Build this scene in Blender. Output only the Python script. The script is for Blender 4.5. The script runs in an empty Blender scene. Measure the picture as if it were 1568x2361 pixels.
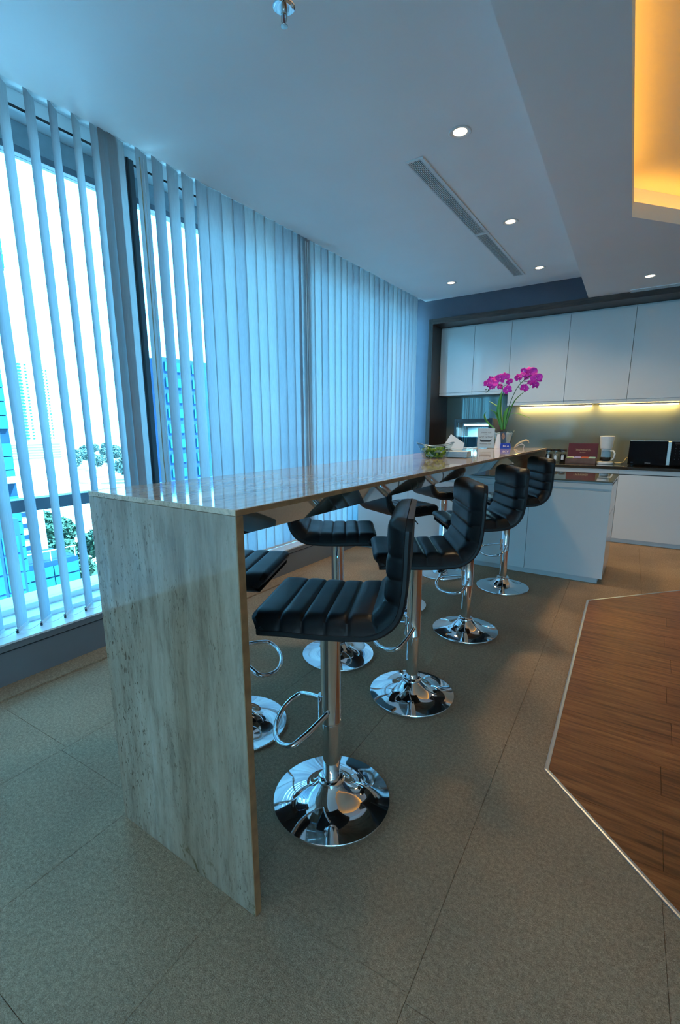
import bpy, bmesh, math, random
from mathutils import Vector, Matrix
random.seed(7)
S = bpy.context.scene
COL = S.collection
PI = math.pi

# ------------------------------------------------------------------ camera
F_PX, CX, CY = 1075.5, 779.75, 1209.95
W_PX, H_PX = 1568, 2361
yaw, pit, rol = math.radians(33.8585), math.radians(-11.8162), math.radians(-0.2462)
fwd = Vector((-math.sin(yaw)*math.cos(pit), math.cos(yaw)*math.cos(pit), math.sin(pit)))
r0 = Vector((math.cos(yaw), math.sin(yaw), 0)); u0 = r0.cross(fwd)
rr = r0*math.cos(rol) + u0*math.sin(rol); uu = -r0*math.sin(rol) + u0*math.cos(rol)
cd = bpy.data.cameras.new('camera'); cam = bpy.data.objects.new('camera', cd); COL.objects.link(cam)
cam.matrix_world = Matrix(((rr.x, uu.x, -fwd.x, 0), (rr.y, uu.y, -fwd.y, 0), (rr.z, uu.z, -fwd.z, 1.25), (0, 0, 0, 1)))
cd.sensor_fit = 'VERTICAL'; cd.sensor_height = 36; cd.sensor_width = 24
cd.lens = 36*F_PX/H_PX
cd.shift_x = (W_PX/2-CX)/H_PX; cd.shift_y = (CY-H_PX/2)/H_PX
cd.clip_start = 0.02; cd.clip_end = 2000
S.camera = cam

# ------------------------------------------------------------------ sky, exposure
w = bpy.data.worlds.new('sky'); S.world = w; w.use_nodes = True
nt = w.node_tree; nt.nodes.clear()
tc = nt.nodes.new('ShaderNodeTexCoord'); sp = nt.nodes.new('ShaderNodeSeparateXYZ'); rp = nt.nodes.new('ShaderNodeValToRGB')
bg = nt.nodes.new('ShaderNodeBackground'); ow = nt.nodes.new('ShaderNodeOutputWorld')
nt.links.new(tc.outputs['Generated'], sp.inputs[0]); nt.links.new(sp.outputs['Z'], rp.inputs[0])
nt.links.new(rp.outputs[0], bg.inputs[0]); nt.links.new(bg.outputs[0], ow.inputs[0])
rp.color_ramp.elements[0].position = 0.0; rp.color_ramp.elements[0].color = (.18, .67, 1.0, 1)
rp.color_ramp.elements[1].position = 0.6; rp.color_ramp.elements[1].color = (.15, .56, 1.0, 1)
bg.inputs[1].default_value = 14.5
S.view_settings.view_transform = 'Standard'; S.view_settings.look = 'None'
S.view_settings.gamma = 1; S.view_settings.use_curve_mapping = False
S.view_settings.exposure = 0.0
try:
    S.cycles.max_bounces = 10; S.cycles.diffuse_bounces = 5; S.cycles.glossy_bounces = 5
    S.cycles.transmission_bounces = 8; S.cycles.transparent_max_bounces = 16
    S.cycles.sample_clamp_indirect = 6; S.cycles.caustics_reflective = False; S.cycles.caustics_refractive = False
except Exception: pass

def lamp(name, kind, loc, power, color, parent=None, **kw):
    d = bpy.data.lights.new(name, kind); d.energy = power; d.color = color
    rot = kw.pop('rot', None)
    for k, v in kw.items(): setattr(d, k, v)
    o = bpy.data.objects.new(name, d); COL.objects.link(o); o.location = loc
    if rot: o.rotation_euler = rot
    if parent: o.parent = parent
    return o
WARM = (1.0, .56, .16)
# sun, high behind the kitchen side of the building: it lights the town below and never enters the room
sd = bpy.data.lights.new('sun', 'SUN'); sd.energy = 105; sd.angle = .01; sd.color = (.34, .74, 1.0)
so = bpy.data.objects.new('sun', sd); COL.objects.link(so); so.rotation_euler = Vector((-.45, -.40, -.80)).to_track_quat('-Z', 'Y').to_euler()
PI2 = PI/2
# daylight entering through the window bays (sky portals, they add no light of their own)
for loc, sx, sy, rot in (((-3.02, .95, 1.45), 2.5, 10.2, (0, -PI2, 0)), ((3.55, -5.4, 1.45), 2.9, 2.5, (PI2, 0, 0))):
    o = lamp('window_portal', 'AREA', loc, 1, (1, 1, 1), shape='RECTANGLE', size=sx, size_y=sy, rot=rot)
    o.data.cycles.is_portal = True

# ------------------------------------------------------------------ materials
MATS = {}
def new_mat(name):
    m = bpy.data.materials.new(name); m.use_nodes = True; MATS[name] = m
    return m, m.node_tree, m.node_tree.nodes['Principled BSDF']
def setp(b, **k):
    names = {'col': 'Base Color', 'rough': 'Roughness', 'metal': 'Metallic', 'spec': 'Specular IOR Level', 'coat': 'Coat Weight', 'coatr': 'Coat Roughness',
             'trans': 'Transmission Weight', 'ior': 'IOR', 'sub': 'Subsurface Weight', 'emis': 'Emission Strength', 'ecol': 'Emission Color', 'alpha': 'Alpha', 'sheen': 'Sheen Weight'}
    for a, v in k.items():
        if a in ('col', 'ecol'): v = (*v, 1)
        b.inputs[names[a]].default_value = v
def noise(nt, scale, detail=3, rough=.5, coord='Object', sc=(1, 1, 1), dist=0):
    t = nt.nodes.new('ShaderNodeTexCoord'); mp = nt.nodes.new('ShaderNodeMapping'); n = nt.nodes.new('ShaderNodeTexNoise')
    mp.inputs['Scale'].default_value = sc; n.inputs['Scale'].default_value = scale; n.inputs['Detail'].default_value = detail
    n.inputs['Roughness'].default_value = rough; n.inputs['Distortion'].default_value = dist
    if coord == 'World':
        g = nt.nodes.new('ShaderNodeNewGeometry'); nt.links.new(g.outputs['Position'], mp.inputs[0])
    else: nt.links.new(t.outputs[coord], mp.inputs[0])
    nt.links.new(mp.outputs[0], n.inputs['Vector'])
    return n.outputs['Fac']
def ramp(nt, fac, stops):
    r = nt.nodes.new('ShaderNodeValToRGB'); nt.links.new(fac, r.inputs[0])
    e = r.color_ramp.elements
    while len(e) < len(stops): e.new(.5)
    for i, (p, c) in enumerate(stops):
        e[i].position = p; e[i].color = (*c, 1) if len(c) == 3 else c
    return r.outputs[0]
def bump(nt, b, h, strength=.2, dist=.01):
    n = nt.nodes.new('ShaderNodeBump'); n.inputs['Strength'].default_value = strength; n.inputs['Distance'].default_value = dist
    nt.links.new(h, n.inputs['Height']); nt.links.new(n.outputs[0], b.inputs['Normal'])
def mixc(nt, fac, a, c, mode='MIX'):
    m = nt.nodes.new('ShaderNodeMix'); m.data_type = 'RGBA'; m.blend_type = mode
    for i, v in ((0, fac), (6, a), (7, c)):
        if hasattr(v, 'is_output') or isinstance(v, bpy.types.NodeSocket): nt.links.new(v, m.inputs[i])
        else: m.inputs[i].default_value = v if not isinstance(v, tuple) else (*v, 1)
    return m.outputs[2]
def simple(name, col, rough=.5, var=.06, nscale=6, **k):
    m, nt, b = new_mat(name); setp(b, rough=rough, **k)
    f = noise(nt, nscale, 4)
    c = ramp(nt, f, [(.3, tuple(x*(1-var) for x in col)), (.7, tuple(min(1, x*(1+var)) for x in col))])
    nt.links.new(c, b.inputs['Base Color'])
    return m
def emissive(name, col, strength):
    m, nt, b = new_mat(name); setp(b, col=(0, 0, 0), ecol=col, emis=strength); return m

simple('ceiling_paint', (.86, .87, .87), .9, .015, 3)
simple('soffit_paint', (.78, .79, .80), .9, .015, 3)
simple('cove_paint', (.86, .80, .66), .9, .01, 3)
simple('wall_paint', (.60, .59, .57), .85, .03, 3)
simple('navy_wall', (.075, .085, .115), .8, .06, 5)
simple('curb_paint', (.17, .185, .20), .6, .05, 4)
simple('sill_paint', (.80, .82, .82), .35, .03, 4)
simple('window_metal', (.10, .13, .16), .4, .05, 8)
simple('head_panel', (.30, .38, .42), .45, .15, 9)
simple('mullion_metal', (.045, .055, .065), .45, .05, 8)
simple('cabinet_gloss', (.72, .73, .72), .16, .01, 3, coat=.4, coatr=.05)
simple('cabinet_carcass', (.60, .61, .61), .4, .02, 3)
simple('black_stone', (.012, .012, .013), .10, .2, 60, coat=.3)
simple('gap_dark', (.02, .02, .022), .8)
simple('black_plastic', (.012, .012, .014), .3, .1, 20)
simple('black_gloss', (.003, .003, .004), .08, .1, 20, spec=.15)
simple('white_plastic', (.80, .79, .76), .3, .02, 12)
simple('white_paper', (.80, .82, .84), .7, .03, 20)
simple('cream_paper', (.85, .70, .45), .7, .05, 20)
simple('brown_edge', (.32, .14, .058), .5, .25, 30)
simple('steel', (.62, .60, .57), .25, .04, 20, metal=1.0)
simple('aluminium', (.55, .60, .64), .35, .04, 20, metal=.9)
simple('vent_white', (.72, .75, .76), .5, .02, 8)
simple('maroon', (.10, .008, .012), .4, .1, 20)
simple('box_wood', (.16, .085, .06), .5, .2, 20)
simple('gold_print', (.55, .42, .22), .4)
simple('print_dark', (.03, .035, .05), .6)
simple('print_mid', (.30, .33, .40), .6)
simple('blue_acrylic', (.012, .05, .42), .2, .05, 20)
simple('card_dark', (.03, .035, .06), .35, .3, 40)
simple('card_face', (.35, .16, .09), .5, .3, 60)
simple('coffee_liquid', (.02, .01, .006), .1)
simple('tea_green', (.35, .50, .12), .6); simple('tea_lilac', (.55, .45, .62), .6); simple('tea_orange', (.70, .14, .04), .6); simple('tea_mint', (.50, .66, .45), .6); simple('tea_cream', (.80, .70, .45), .6)
simple('cord_cream', (.75, .62, .35), .6)
simple('stem_green', (.03, .10, .03), .5, .2, 30)
simple('candy_green', (.35, .42, .03), .3, .3, 60); simple('candy_dark', (.05, .12, .02), .3, .3, 60); simple('candy_silver', (.55, .58, .50), .3, .2, 60)
simple('rim_glass', (.62, .74, .76), .08, .03, 20, trans=.55)
simple('jar_dark', (.03, .022, .02), .3, .4, 30)
simple('jar_tan', (.45, .36, .24), .5, .2, 30)
simple('stone_chips', (.70, .74, .72), .6, .15, 60)
simple('far_white', (.70, .72, .72), .8, .03, .2)
simple('far_glass', (.010, .065, .085), .5, .35, .12, spec=.1)
simple('far_dark', (.006, .022, .045), .6, .2, .5, spec=.1)
simple('far_band', (.10, .14, .16), .7, .1, .3)
simple('far_roof', (.40, .36, .33), .8, .2, .1)
simple('far_leaf', (.022, .055, .022), .9, .35, .6)
simple('far_leaf_hazy', (.09, .12, .10), .9, .25, .3)  # leaf colour lightened to stand in for distance haze
simple('far_trunk', (.12, .08, .05), .9, .2, .6)
simple('far_blue_wall', (.012, .035, .085), .7, .25, .2, spec=.1)
simple('fridge_inside', (.45, .60, .68), .5, .2, 6)
emissive('led_warm', (1, .66, .20), 60)
emissive('cove_strip', (1, .47, .06), 14)
emissive('downlight_glow', (1, .78, .50), 7)
emissive('cove_strip_dim', (1, .40, .04), 5)
emissive('fill_panel_glow', (1, .66, .38), 11)  # glow of the added fill panels behind the camera
emissive('fridge_tube', (.75, 1, 1), 2.6)

# chrome
m, nt, b = new_mat('chrome'); setp(b, col=(.86, .87, .88), metal=1, rough=.035)
f = noise(nt, 25, 2); nt.links.new(ramp(nt, f, [(.3, (.03,)*3), (.7, (.055,)*3)]), b.inputs['Roughness'])
# leather
m, nt, b = new_mat('black_leather'); setp(b, col=(.005, .0055, .0065), rough=.34, spec=.36)
f = noise(nt, 260, 4, .6); bump(nt, b, f, .10, .002)
f2 = noise(nt, 7, 2); nt.links.new(ramp(nt, f2, [(.3, (.33,)*3), (.7, (.42,)*3)]), b.inputs['Roughness'])
simple('leather_shell', (.006, .006, .007), .5, .1, 30)
# carpet
def carpet_mat():
    m, nt, b = new_mat('carpet'); setp(b, rough=.95, spec=.1)
    f1 = noise(nt, 330, 3, .7, 'World'); f2 = noise(nt, 1.6, 4, .55, 'World'); f3 = noise(nt, 90, 2, .6, 'World')
    c = ramp(nt, f1, [(.26, (.30, .195, .115)), (.50, (.51, .355, .23)), (.74, (.77, .58, .39))])
    d = ramp(nt, f2, [(.30, (.78, .78, .79)), (.70, (1.08, 1.07, 1.05))])
    c = mixc(nt, 1.0, c, d, 'MULTIPLY')
    e = ramp(nt, f3, [(.35, (.80, .80, .80)), (.65, (1.1, 1.1, 1.1))])
    c = mixc(nt, 1.0, c, e, 'MULTIPLY')
    nt.links.new(c, b.inputs['Base Color']); bump(nt, b, f1, .9, .006)
carpet_mat()
# planks
m, nt, b = new_mat('brown_wood'); setp(b, rough=.42, spec=.35)
f1 = noise(nt, 3.0, 6, .62, 'World', (1.2, 16, 1), .6); f2 = noise(nt, 12, 5, .7, 'World', (.8, 22, 1)); 
c = ramp(nt, f1, [(.28, (.10, .032, .009)), (.5, (.27, .095, .028)), (.75, (.42, .17, .055))])
c = mixc(nt, 1.0, c, ramp(nt, f2, [(.3, (.68, .66, .64)), (.65, (1.1, 1.1, 1.1))]), 'MULTIPLY')
oi = nt.nodes.new('ShaderNodeObjectInfo'); c = mixc(nt, 1.0, c, ramp(nt, oi.outputs['Random'], [(0, (.84, .82, .82)), (1, (1.12, 1.1, 1.08))]), 'MULTIPLY')
nt.links.new(c, b.inputs['Base Color']); bump(nt, b, f2, .12, .002)
# dark wood frame
m, nt, b = new_mat('dark_wood'); setp(b, rough=.45)
f1 = noise(nt, 5, 6, .6, 'World', (12, 12, 1.2)); c = ramp(nt, f1, [(.3, (.014, .009, .008)), (.7, (.05, .032, .027))]); nt.links.new(c, b.inputs['Base Color'])
m, nt, b = new_mat('dark_wood_across'); setp(b, rough=.45)
f1 = noise(nt, 5, 6, .6, 'World', (1.2, 12, 12)); c = ramp(nt, f1, [(.3, (.022, .014, .012)), (.7, (.075, .046, .036))]); nt.links.new(c, b.inputs['Base Color'])
# travertine
def travertine(name, sc, tone=1.0, stain=False, rough=.06):
    m, nt, b = new_mat(name); setp(b, rough=rough, spec=.5, coat=.25, coatr=.03)
    big = noise(nt, 4.0, 8, .68, 'World', sc, .5)
    fine = noise(nt, 30, 6, .72, 'World', tuple(.16 if q < 1 else 1 for q in sc), .35)
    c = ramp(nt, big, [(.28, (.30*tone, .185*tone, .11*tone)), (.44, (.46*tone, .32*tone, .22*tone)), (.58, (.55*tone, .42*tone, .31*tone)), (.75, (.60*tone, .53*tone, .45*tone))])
    c = mixc(nt, 1.0, c, ramp(nt, fine, [(.33, (.60, .58, .57)), (.50, (.96, .96, .96)), (.66, (1.14, 1.15, 1.17))]), 'MULTIPLY')
    pit = noise(nt, 170, 3, .65, 'World', tuple(.26 if q < 1 else 1 for q in sc), .5)
    zone = noise(nt, 3.2, 5, .65, 'World', tuple(.25 if q < 1 else 1 for q in sc), .4)
    pm = ramp(nt, pit, [(.59, (0, 0, 0)), (.64, (1, 1, 1))]); zm = ramp(nt, zone, [(.45, (.06, .06, .06)), (.60, (1, 1, 1))])
    mk = mixc(nt, 1.0, pm, zm, 'MULTIPLY')
    c = mixc(nt, mk, c, (.13, .085, .05))
    if stain:
        g = nt.nodes.new('ShaderNodeNewGeometry'); s = nt.nodes.new('ShaderNodeSeparateXYZ'); nt.links.new(g.outputs['Position'], s.inputs[0])
        lo = ramp(nt, s.outputs['Z'], [(.0, (1, 1, 1)), (.13, (0, 0, 0))]); st = noise(nt, 16, 6, .75, 'World', (1, 1, .6), 1.2)
        lo2 = mixc(nt, 1.0, lo, ramp(nt, st, [(.55, (0, 0, 0)), (.62, (1, 1, 1))]), 'MULTIPLY')
        c = mixc(nt, lo2, c, (.10, .065, .015))
    nt.links.new(c, b.inputs['Base Color'])
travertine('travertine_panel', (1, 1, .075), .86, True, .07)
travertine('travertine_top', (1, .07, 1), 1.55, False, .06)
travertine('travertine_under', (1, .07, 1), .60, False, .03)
# vane fabric
m, nt, b = new_mat('vane_fabric'); nt.nodes.remove(b)
out = nt.nodes['Material Output']; di = nt.nodes.new('ShaderNodeBsdfDiffuse'); tr = nt.nodes.new('ShaderNodeBsdfTranslucent'); mx = nt.nodes.new('ShaderNodeMixShader')
f = noise(nt, 130, 2, .5, 'Object', (1, 1, .15)); c = ramp(nt, f, [(.3, (.56, .58, .60)), (.7, (.62, .64, .66))])
oi = nt.nodes.new('ShaderNodeObjectInfo'); c = mixc(nt, 1.0, c, ramp(nt, oi.outputs['Random'], [(0, (.78, .80, .84)), (.5, (.96, .97, .98)), (1, (1.08, 1.08, 1.06))]), 'MULTIPLY')
nt.links.new(c, di.inputs[0]); nt.links.new(mixc(nt, 1.0, c, (.46, .46, .46), 'MULTIPLY'), tr.inputs[0]); mx.inputs[0].default_value = .52
nt.links.new(di.outputs[0], mx.inputs[1]); nt.links.new(tr.outputs[0], mx.inputs[2]); nt.links.new(mx.outputs[0], out.inputs[0])
# thin glass
def thin_glass(name, tint, refl=.06, rough=.0):
    m, nt, b = new_mat(name); nt.nodes.remove(b)
    out = nt.nodes['Material Output']; t = nt.nodes.new('ShaderNodeBsdfTransparent'); g = nt.nodes.new('ShaderNodeBsdfGlossy'); mx = nt.nodes.new('ShaderNodeMixShader')
    lw = nt.nodes.new('ShaderNodeFresnel'); lw.inputs[0].default_value = 1.35
    n = noise(nt, 3, 2); c = ramp(nt, n, [(0, tuple(x*.97 for x in tint)), (1, tint)])
    nt.links.new(c, t.inputs[0]); g.inputs['Roughness'].default_value = rough
    gg = nt.nodes.new('ShaderNodeNewGeometry'); mm = nt.nodes.new('ShaderNodeMath'); mm.operation = 'SUBTRACT'; mm.inputs[0].default_value = 1; nt.links.new(gg.outputs['Backfacing'], mm.inputs[1])
    m3 = nt.nodes.new('ShaderNodeMath'); m3.operation = 'MULTIPLY'; nt.links.new(mm.outputs[0], m3.inputs[0]); nt.links.new(lw.outputs[0], m3.inputs[1])
    nt.links.new(m3.outputs[0], mx.inputs[0]); nt.links.new(t.outputs[0], mx.inputs[1]); nt.links.new(g.outputs[0], mx.inputs[2]); nt.links.new(mx.outputs[0], out.inputs[0])
thin_glass('window_glass', (.82, .93, .97))
thin_glass('clear_glass', (.90, .95, .96))
thin_glass('clear_acrylic', (.93, .97, .98))
thin_glass('fridge_glass', (.72, .88, .95))
# glass painted back (splashback, island top)
m, nt, b = new_mat('splash_glass'); setp(b, rough=.07, spec=.6, coat=.5, coatr=.03)
f = noise(nt, 3, 2); nt.links.new(ramp(nt, f, [(.3, (.19, .215, .18)), (.7, (.21, .235, .20))]), b.inputs['Base Color'])
m, nt, b = new_mat('dark_glass_top'); setp(b, rough=.04, spec=.7, coat=.8, coatr=.02)
f = noise(nt, 3, 2); nt.links.new(ramp(nt, f, [(.3, (.10, .10, .08)), (.7, (.13, .13, .10))]), b.inputs['Base Color'])
# orchid
m, nt, b = new_mat('petal_magenta'); setp(b, rough=.55, sub=.0)
f = noise(nt, 50, 3); nt.links.new(ramp(nt, f, [(.3, (.55, .006, .36)), (.7, (.85, .03, .55))]), b.inputs['Base Color'])
simple('petal_core', (.75, .35, .65), .5, .1, 40)
m, nt, b = new_mat('leaf_green'); setp(b, rough=.4)
f = noise(nt, 10, 4, .6, 'Object', (1, 1, .2)); nt.links.new(ramp(nt, f, [(.3, (.03, .20, .05)), (.7, (.16, .46, .05))]), b.inputs['Base Color'])
M = MATS

# ------------------------------------------------------------------ mesh helpers
class MB:
    def __init__(s): s.v = []; s.f = []; s.smooth = []
    def add(s, vs, fs, smooth=False):
        n = len(s.v); s.v += [tuple(v) for v in vs]; s.f += [tuple(i+n for i in f) for f in fs]; s.smooth += [smooth]*len(fs); return s
    def box(s, x0, x1, y0, y1, z0, z1):
        return s.add([(x0,y0,z0),(x1,y0,z0),(x1,y1,z0),(x0,y1,z0),(x0,y0,z1),(x1,y0,z1),(x1,y1,z1),(x0,y1,z1)],
                     [(0,3,2,1),(4,5,6,7),(0,1,5,4),(1,2,6,5),(2,3,7,6),(3,0,4,7)])
    def prism(s, poly, z0, z1):      # poly ccw in xy
        n = len(poly); vs = [(x,y,z0) for x,y in poly]+[(x,y,z1) for x,y in poly]
        return s.add(vs, [tuple(range(n-1,-1,-1)), tuple(range(n,2*n))]+[(i,(i+1)%n,(i+1)%n+n,i+n) for i in range(n)])
    def lathe(s, prof, seg=32, c=(0,0,0), cap=True):
        vs = []; fs = []
        for r, z in prof:
            for i in range(seg):
                a = 2*PI*i/seg; vs.append((c[0]+r*math.cos(a), c[1]+r*math.sin(a), c[2]+z))
        for k in range(len(prof)-1):
            for i in range(seg):
                j = (i+1)%seg; fs.append((k*seg+i, k*seg+j, (k+1)*seg+j, (k+1)*seg+i))
        s.add(vs, fs, True)
        if cap:
            n = len(s.v); s.f.append(tuple(n-len(vs)+i for i in range(seg-1,-1,-1))); s.smooth.append(False)
            s.f.append(tuple(n-seg+i for i in range(seg))); s.smooth.append(False)
        return s
    def tube(s, pts, r, seg=10, closed=False):
        pts = [Vector(p) for p in pts]; n = len(pts); rs = r if isinstance(r, (list, tuple)) else [r]*n
        vs = []; up = None
        for i, p in enumerate(pts):
            a = pts[(i-1)%n] if (closed or i > 0) else p; c = pts[(i+1)%n] if (closed or i < n-1) else p
            t = (c-a).normalized()
            if up is None:
                up = Vector((0,0,1)) if abs(t.z) < .9 else Vector((1,0,0))
            u = (up - t*up.dot(t)).normalized(); up = u; w_ = t.cross(u)
            for k in range(seg):
                g = 2*PI*k/seg; vs.append(p + (u*math.cos(g)+w_*math.sin(g))*rs[i])
        fs = []
        for i in range(n if closed else n-1):
            j = (i+1)%n
            for k in range(seg):
                l = (k+1)%seg; fs.append((i*seg+k, i*seg+l, j*seg+l, j*seg+k))
        if not closed:
            fs.append(tuple(range(seg-1,-1,-1))); fs.append(tuple((n-1)*seg+k for k in range(seg)))
        return s.add(vs, fs, True)
    def strip(s, pts, widths, side, cup=.0):      # leaf blade: curved strip with centre rib
        vs = []; fs = []
        side = Vector(side).normalized(); n = len(pts)
        for i, p in enumerate(pts):
            p = Vector(p); wd = widths[i]; t = (Vector(pts[min(i+1,n-1)])-Vector(pts[max(i-1,0)])).normalized(); nn = t.cross(side).normalized()
            vs += [p-side*wd+nn*cup*wd, p, p+side*wd+nn*cup*wd]
        for i in range(n-1):
            a = i*3; fs += [(a,a+1,a+4,a+3),(a+1,a+2,a+5,a+4)]
        return s.add(vs, fs, True)
    def mesh(s, name):
        me = bpy.data.meshes.new(name); me.from_pydata(s.v, [], s.f)
        me.polygons.foreach_set('use_smooth', s.smooth); me.update()
        if any(s.smooth): me.set_sharp_from_angle(angle=math.radians(38))
        return me
    def build(s, name, mat, parent=None, bevel=0, solid=0, sub=0):
        me = s.mesh(name); me.materials.append(M[mat]); o = bpy.data.objects.new(name, me); COL.objects.link(o)
        if parent: o.parent = parent
        if solid:
            k = o.modifiers.new('s', 'SOLIDIFY'); k.thickness = solid; k.offset = 0
        if bevel:
            k = o.modifiers.new('b', 'BEVEL'); k.width = bevel; k.segments = 2; k.limit_method = 'ANGLE'
        if sub:
            k = o.modifiers.new('u', 'SUBSURF'); k.levels = sub; k.render_levels = sub
        return o
def B(*a): return MB().box(*a)
def tag(o, label=None, cat=None, group=None, kind=None):
    if label: o['label'] = label
    if cat: o['category'] = cat
    if group: o['group'] = group
    if kind: o['kind'] = kind
    return o
def thing(name, label, cat, loc=(0,0,0), rz=0, group=None):
    o = bpy.data.objects.new(name, None); COL.objects.link(o); o.location = loc; o.rotation_euler = (0,0,rz); o.empty_display_size = .1
    return tag(o, label, cat, group)
def struct(o, label=None): return tag(o, label, kind='structure')
def copy_tree(o, parent=None):
    c = o.copy(); COL.objects.link(c); c.parent = parent
    for ch in list(o.children): copy_tree(ch, c)
    return c
def text(name, body, size, mat, loc, rot, parent=None, align='CENTER', ext=.0004):
    cu = bpy.data.curves.new(name, 'FONT'); cu.body = body; cu.size = size; cu.extrude = ext; cu.align_x = align; cu.align_y = 'CENTER'
    cu.materials.append(M[mat]); t = bpy.data.objects.new(name, cu); COL.objects.link(t)
    bpy.context.view_layer.update()
    me = bpy.data.meshes.new_from_object(t); bpy.data.objects.remove(t)
    o = bpy.data.objects.new(name, me); COL.objects.link(o); o.location = loc; o.rotation_euler = rot
    if parent: o.parent = parent
    return o

# ================================================================== SETTING
ZC, ZL, YK = 2.79, 2.566, 5.87
XB = -2.665           # blinds plane
floor = struct(B(-2.55, 5.0, -5.2, 6.5, -.25, -.012).build('floor', 'carpet'))
WOOD = [(-.283, 3.693), (-.202, 1.683), (1.64, -.10), (2.60, -.10), (3.5, .9), (3.5, 3.9), (2.4, 5.05), (.95, 5.05)]
def inside(p, poly):
    c = False
    for i in range(len(poly)):
        x1, y1 = poly[i]; x2, y2 = poly[i-1]
        if (y1 > p[1]) != (y2 > p[1]) and p[0] < (x2-x1)*(p[1]-y1)/(y2-y1)+x1: c = not c
    return c
# carpet tiles (0.5 m, laid 2.3 degrees off square), each its own part
h = .2493
hy = .2498
tile_me = MB().add([(-h,-hy,-.011),(h,-hy,-.011),(h,hy,-.011),(-h,hy,-.011),(-h,-hy,-.0011),(h,-hy,-.0011),(h,hy,-.0011),(-h,hy,-.0011),
                    (-h+.0026,-hy+.0006,0),(h-.0026,-hy+.0006,0),(h-.0026,hy-.0006,0),(-h+.0026,hy-.0006,0)],
                   [(0,1,5,4),(1,2,6,5),(2,3,7,6),(3,0,4,7),(4,5,9,8),(5,6,10,9),(6,7,11,10),(7,4,8,11),(8,9,10,11)]).mesh('carpet_tile')
tile_me.materials.append(M['carpet'])
rt = math.radians(2.3)
nt_ = 0
for i in range(-6, 12):
    for j in range(-3, 11):
        u, v = -.045 + .5*i + .25 - .25, .5*j + .25
        x = -.305 + (.5*i+.25)*1.0 - .04*(v+.0)
        y = .25 + v + .0*u
        if x < -2.29 or x > 3.4 or y < -1.0 or y > 5.55: continue
        if x > -.2 and all(inside((x+a, y+c), WOOD) for a in (-.3,.3) for c in (-.3,.3)): continue
        if y > 4.4 and x < -.6: continue
        o = bpy.data.objects.new('carpet_tile', tile_me); COL.objects.link(o); o.parent = floor
        o.location = (x, y, random.uniform(-.0004, .0004)); o.rotation_euler = (0, 0, rt)
B(-2.55, 5.0, -5.2, -1.0, -.012, -.0015).build('carpet_border', 'carpet', floor)
B(3.4, 5.0, -1.0, 6.4, -.012, -.0015).build('carpet_border', 'carpet', floor)
B(-2.55, -.5, 4.5, 6.4, -.012, -.0015).build('carpet_border', 'carpet', floor)
B(-.5, 3.4, 5.5, 6.4, -.012, -.0015).build('carpet_border', 'carpet', floor)
B(-2.55, -2.42, -1.0, 4.5, -.012, -.0015).build('carpet_border', 'carpet', floor)
# wood planks clipped to the octagonal inset
def clip(poly, cpoly):
    out = poly
    n = len(cpoly)
    for i in range(n):
        ax, ay = cpoly[i]; bx, by = cpoly[(i+1) % n]
        inp = out; out = []
        def ins(p): return (bx-ax)*(p[1]-ay)-(by-ay)*(p[0]-ax) >= -1e-9
        for k in range(len(inp)):
            p, q = inp[k-1], inp[k]
            if ins(p) != ins(q):
                d1 = (bx-ax)*(p[1]-ay)-(by-ay)*(p[0]-ax); d2 = (bx-ax)*(q[1]-ay)-(by-ay)*(q[0]-ax); t = d1/(d1-d2)
                out.append((p[0]+(q[0]-p[0])*t, p[1]+(q[1]-p[1])*t))
            if ins(q): out.append(q)
        if not out: return []
    return out
pitch_ = .168
for row in range(-10, 23):
    y0 = 1.43 + row*pitch_; y1 = y0+pitch_-.0012
    xs = .17 + (0 if row % 2 == 0 else .62) + random.uniform(-.02, .03) - 1.25
    while xs < 3.6:
        poly = clip([(xs+.0006, y0), (xs+1.2494, y0), (xs+1.2494, y1), (xs+.0006, y1)], WOOD)
        if len(poly) >= 3:
            dz = random.uniform(0, .0004)
            MB().prism(poly, -.008, .0026+dz).build('wood_plank', 'brown_wood', floor, bevel=.0006)
        xs += 1.25
# metal edge strips round the inset
def strip_seg(a, c, w_=.017, z=.0055):
    ax, ay = a; bx, by = c; L = math.hypot(bx-ax, by-ay); dx, dy = (bx-ax)/L, (by-ay)/L; nx, ny = dy, -dx
    m_ = MB(); prof = [(-w_*.15, .0), (-w_*.1, z*.75), (w_*.2, z), (w_*.7, z*.8), (w_*.85, 0)]
    vs = []; e = w_*.15
    for s_ in (0, 1):
        px, py = (ax-dx*e, ay-dy*e) if s_ == 0 else (bx+dx*e, by+dy*e)
        vs += [(px - nx*(o_-w_*.3), py - ny*(o_-w_*.3), zz) for o_, zz in prof]
    return m_.add(vs, [(i, i+1, i+6, i+5) for i in range(4)]+[(0, 5, 9, 4), (4, 3, 2, 1, 0), (5, 6, 7, 8, 9)])
trim = struct(bpy.data.objects.new('trim_1', None)); COL.objects.link(trim)
for i in range(len(WOOD)):
    strip_seg(WOOD[i-1], WOOD[i]).build('edge_strip', 'aluminium', trim)

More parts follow.
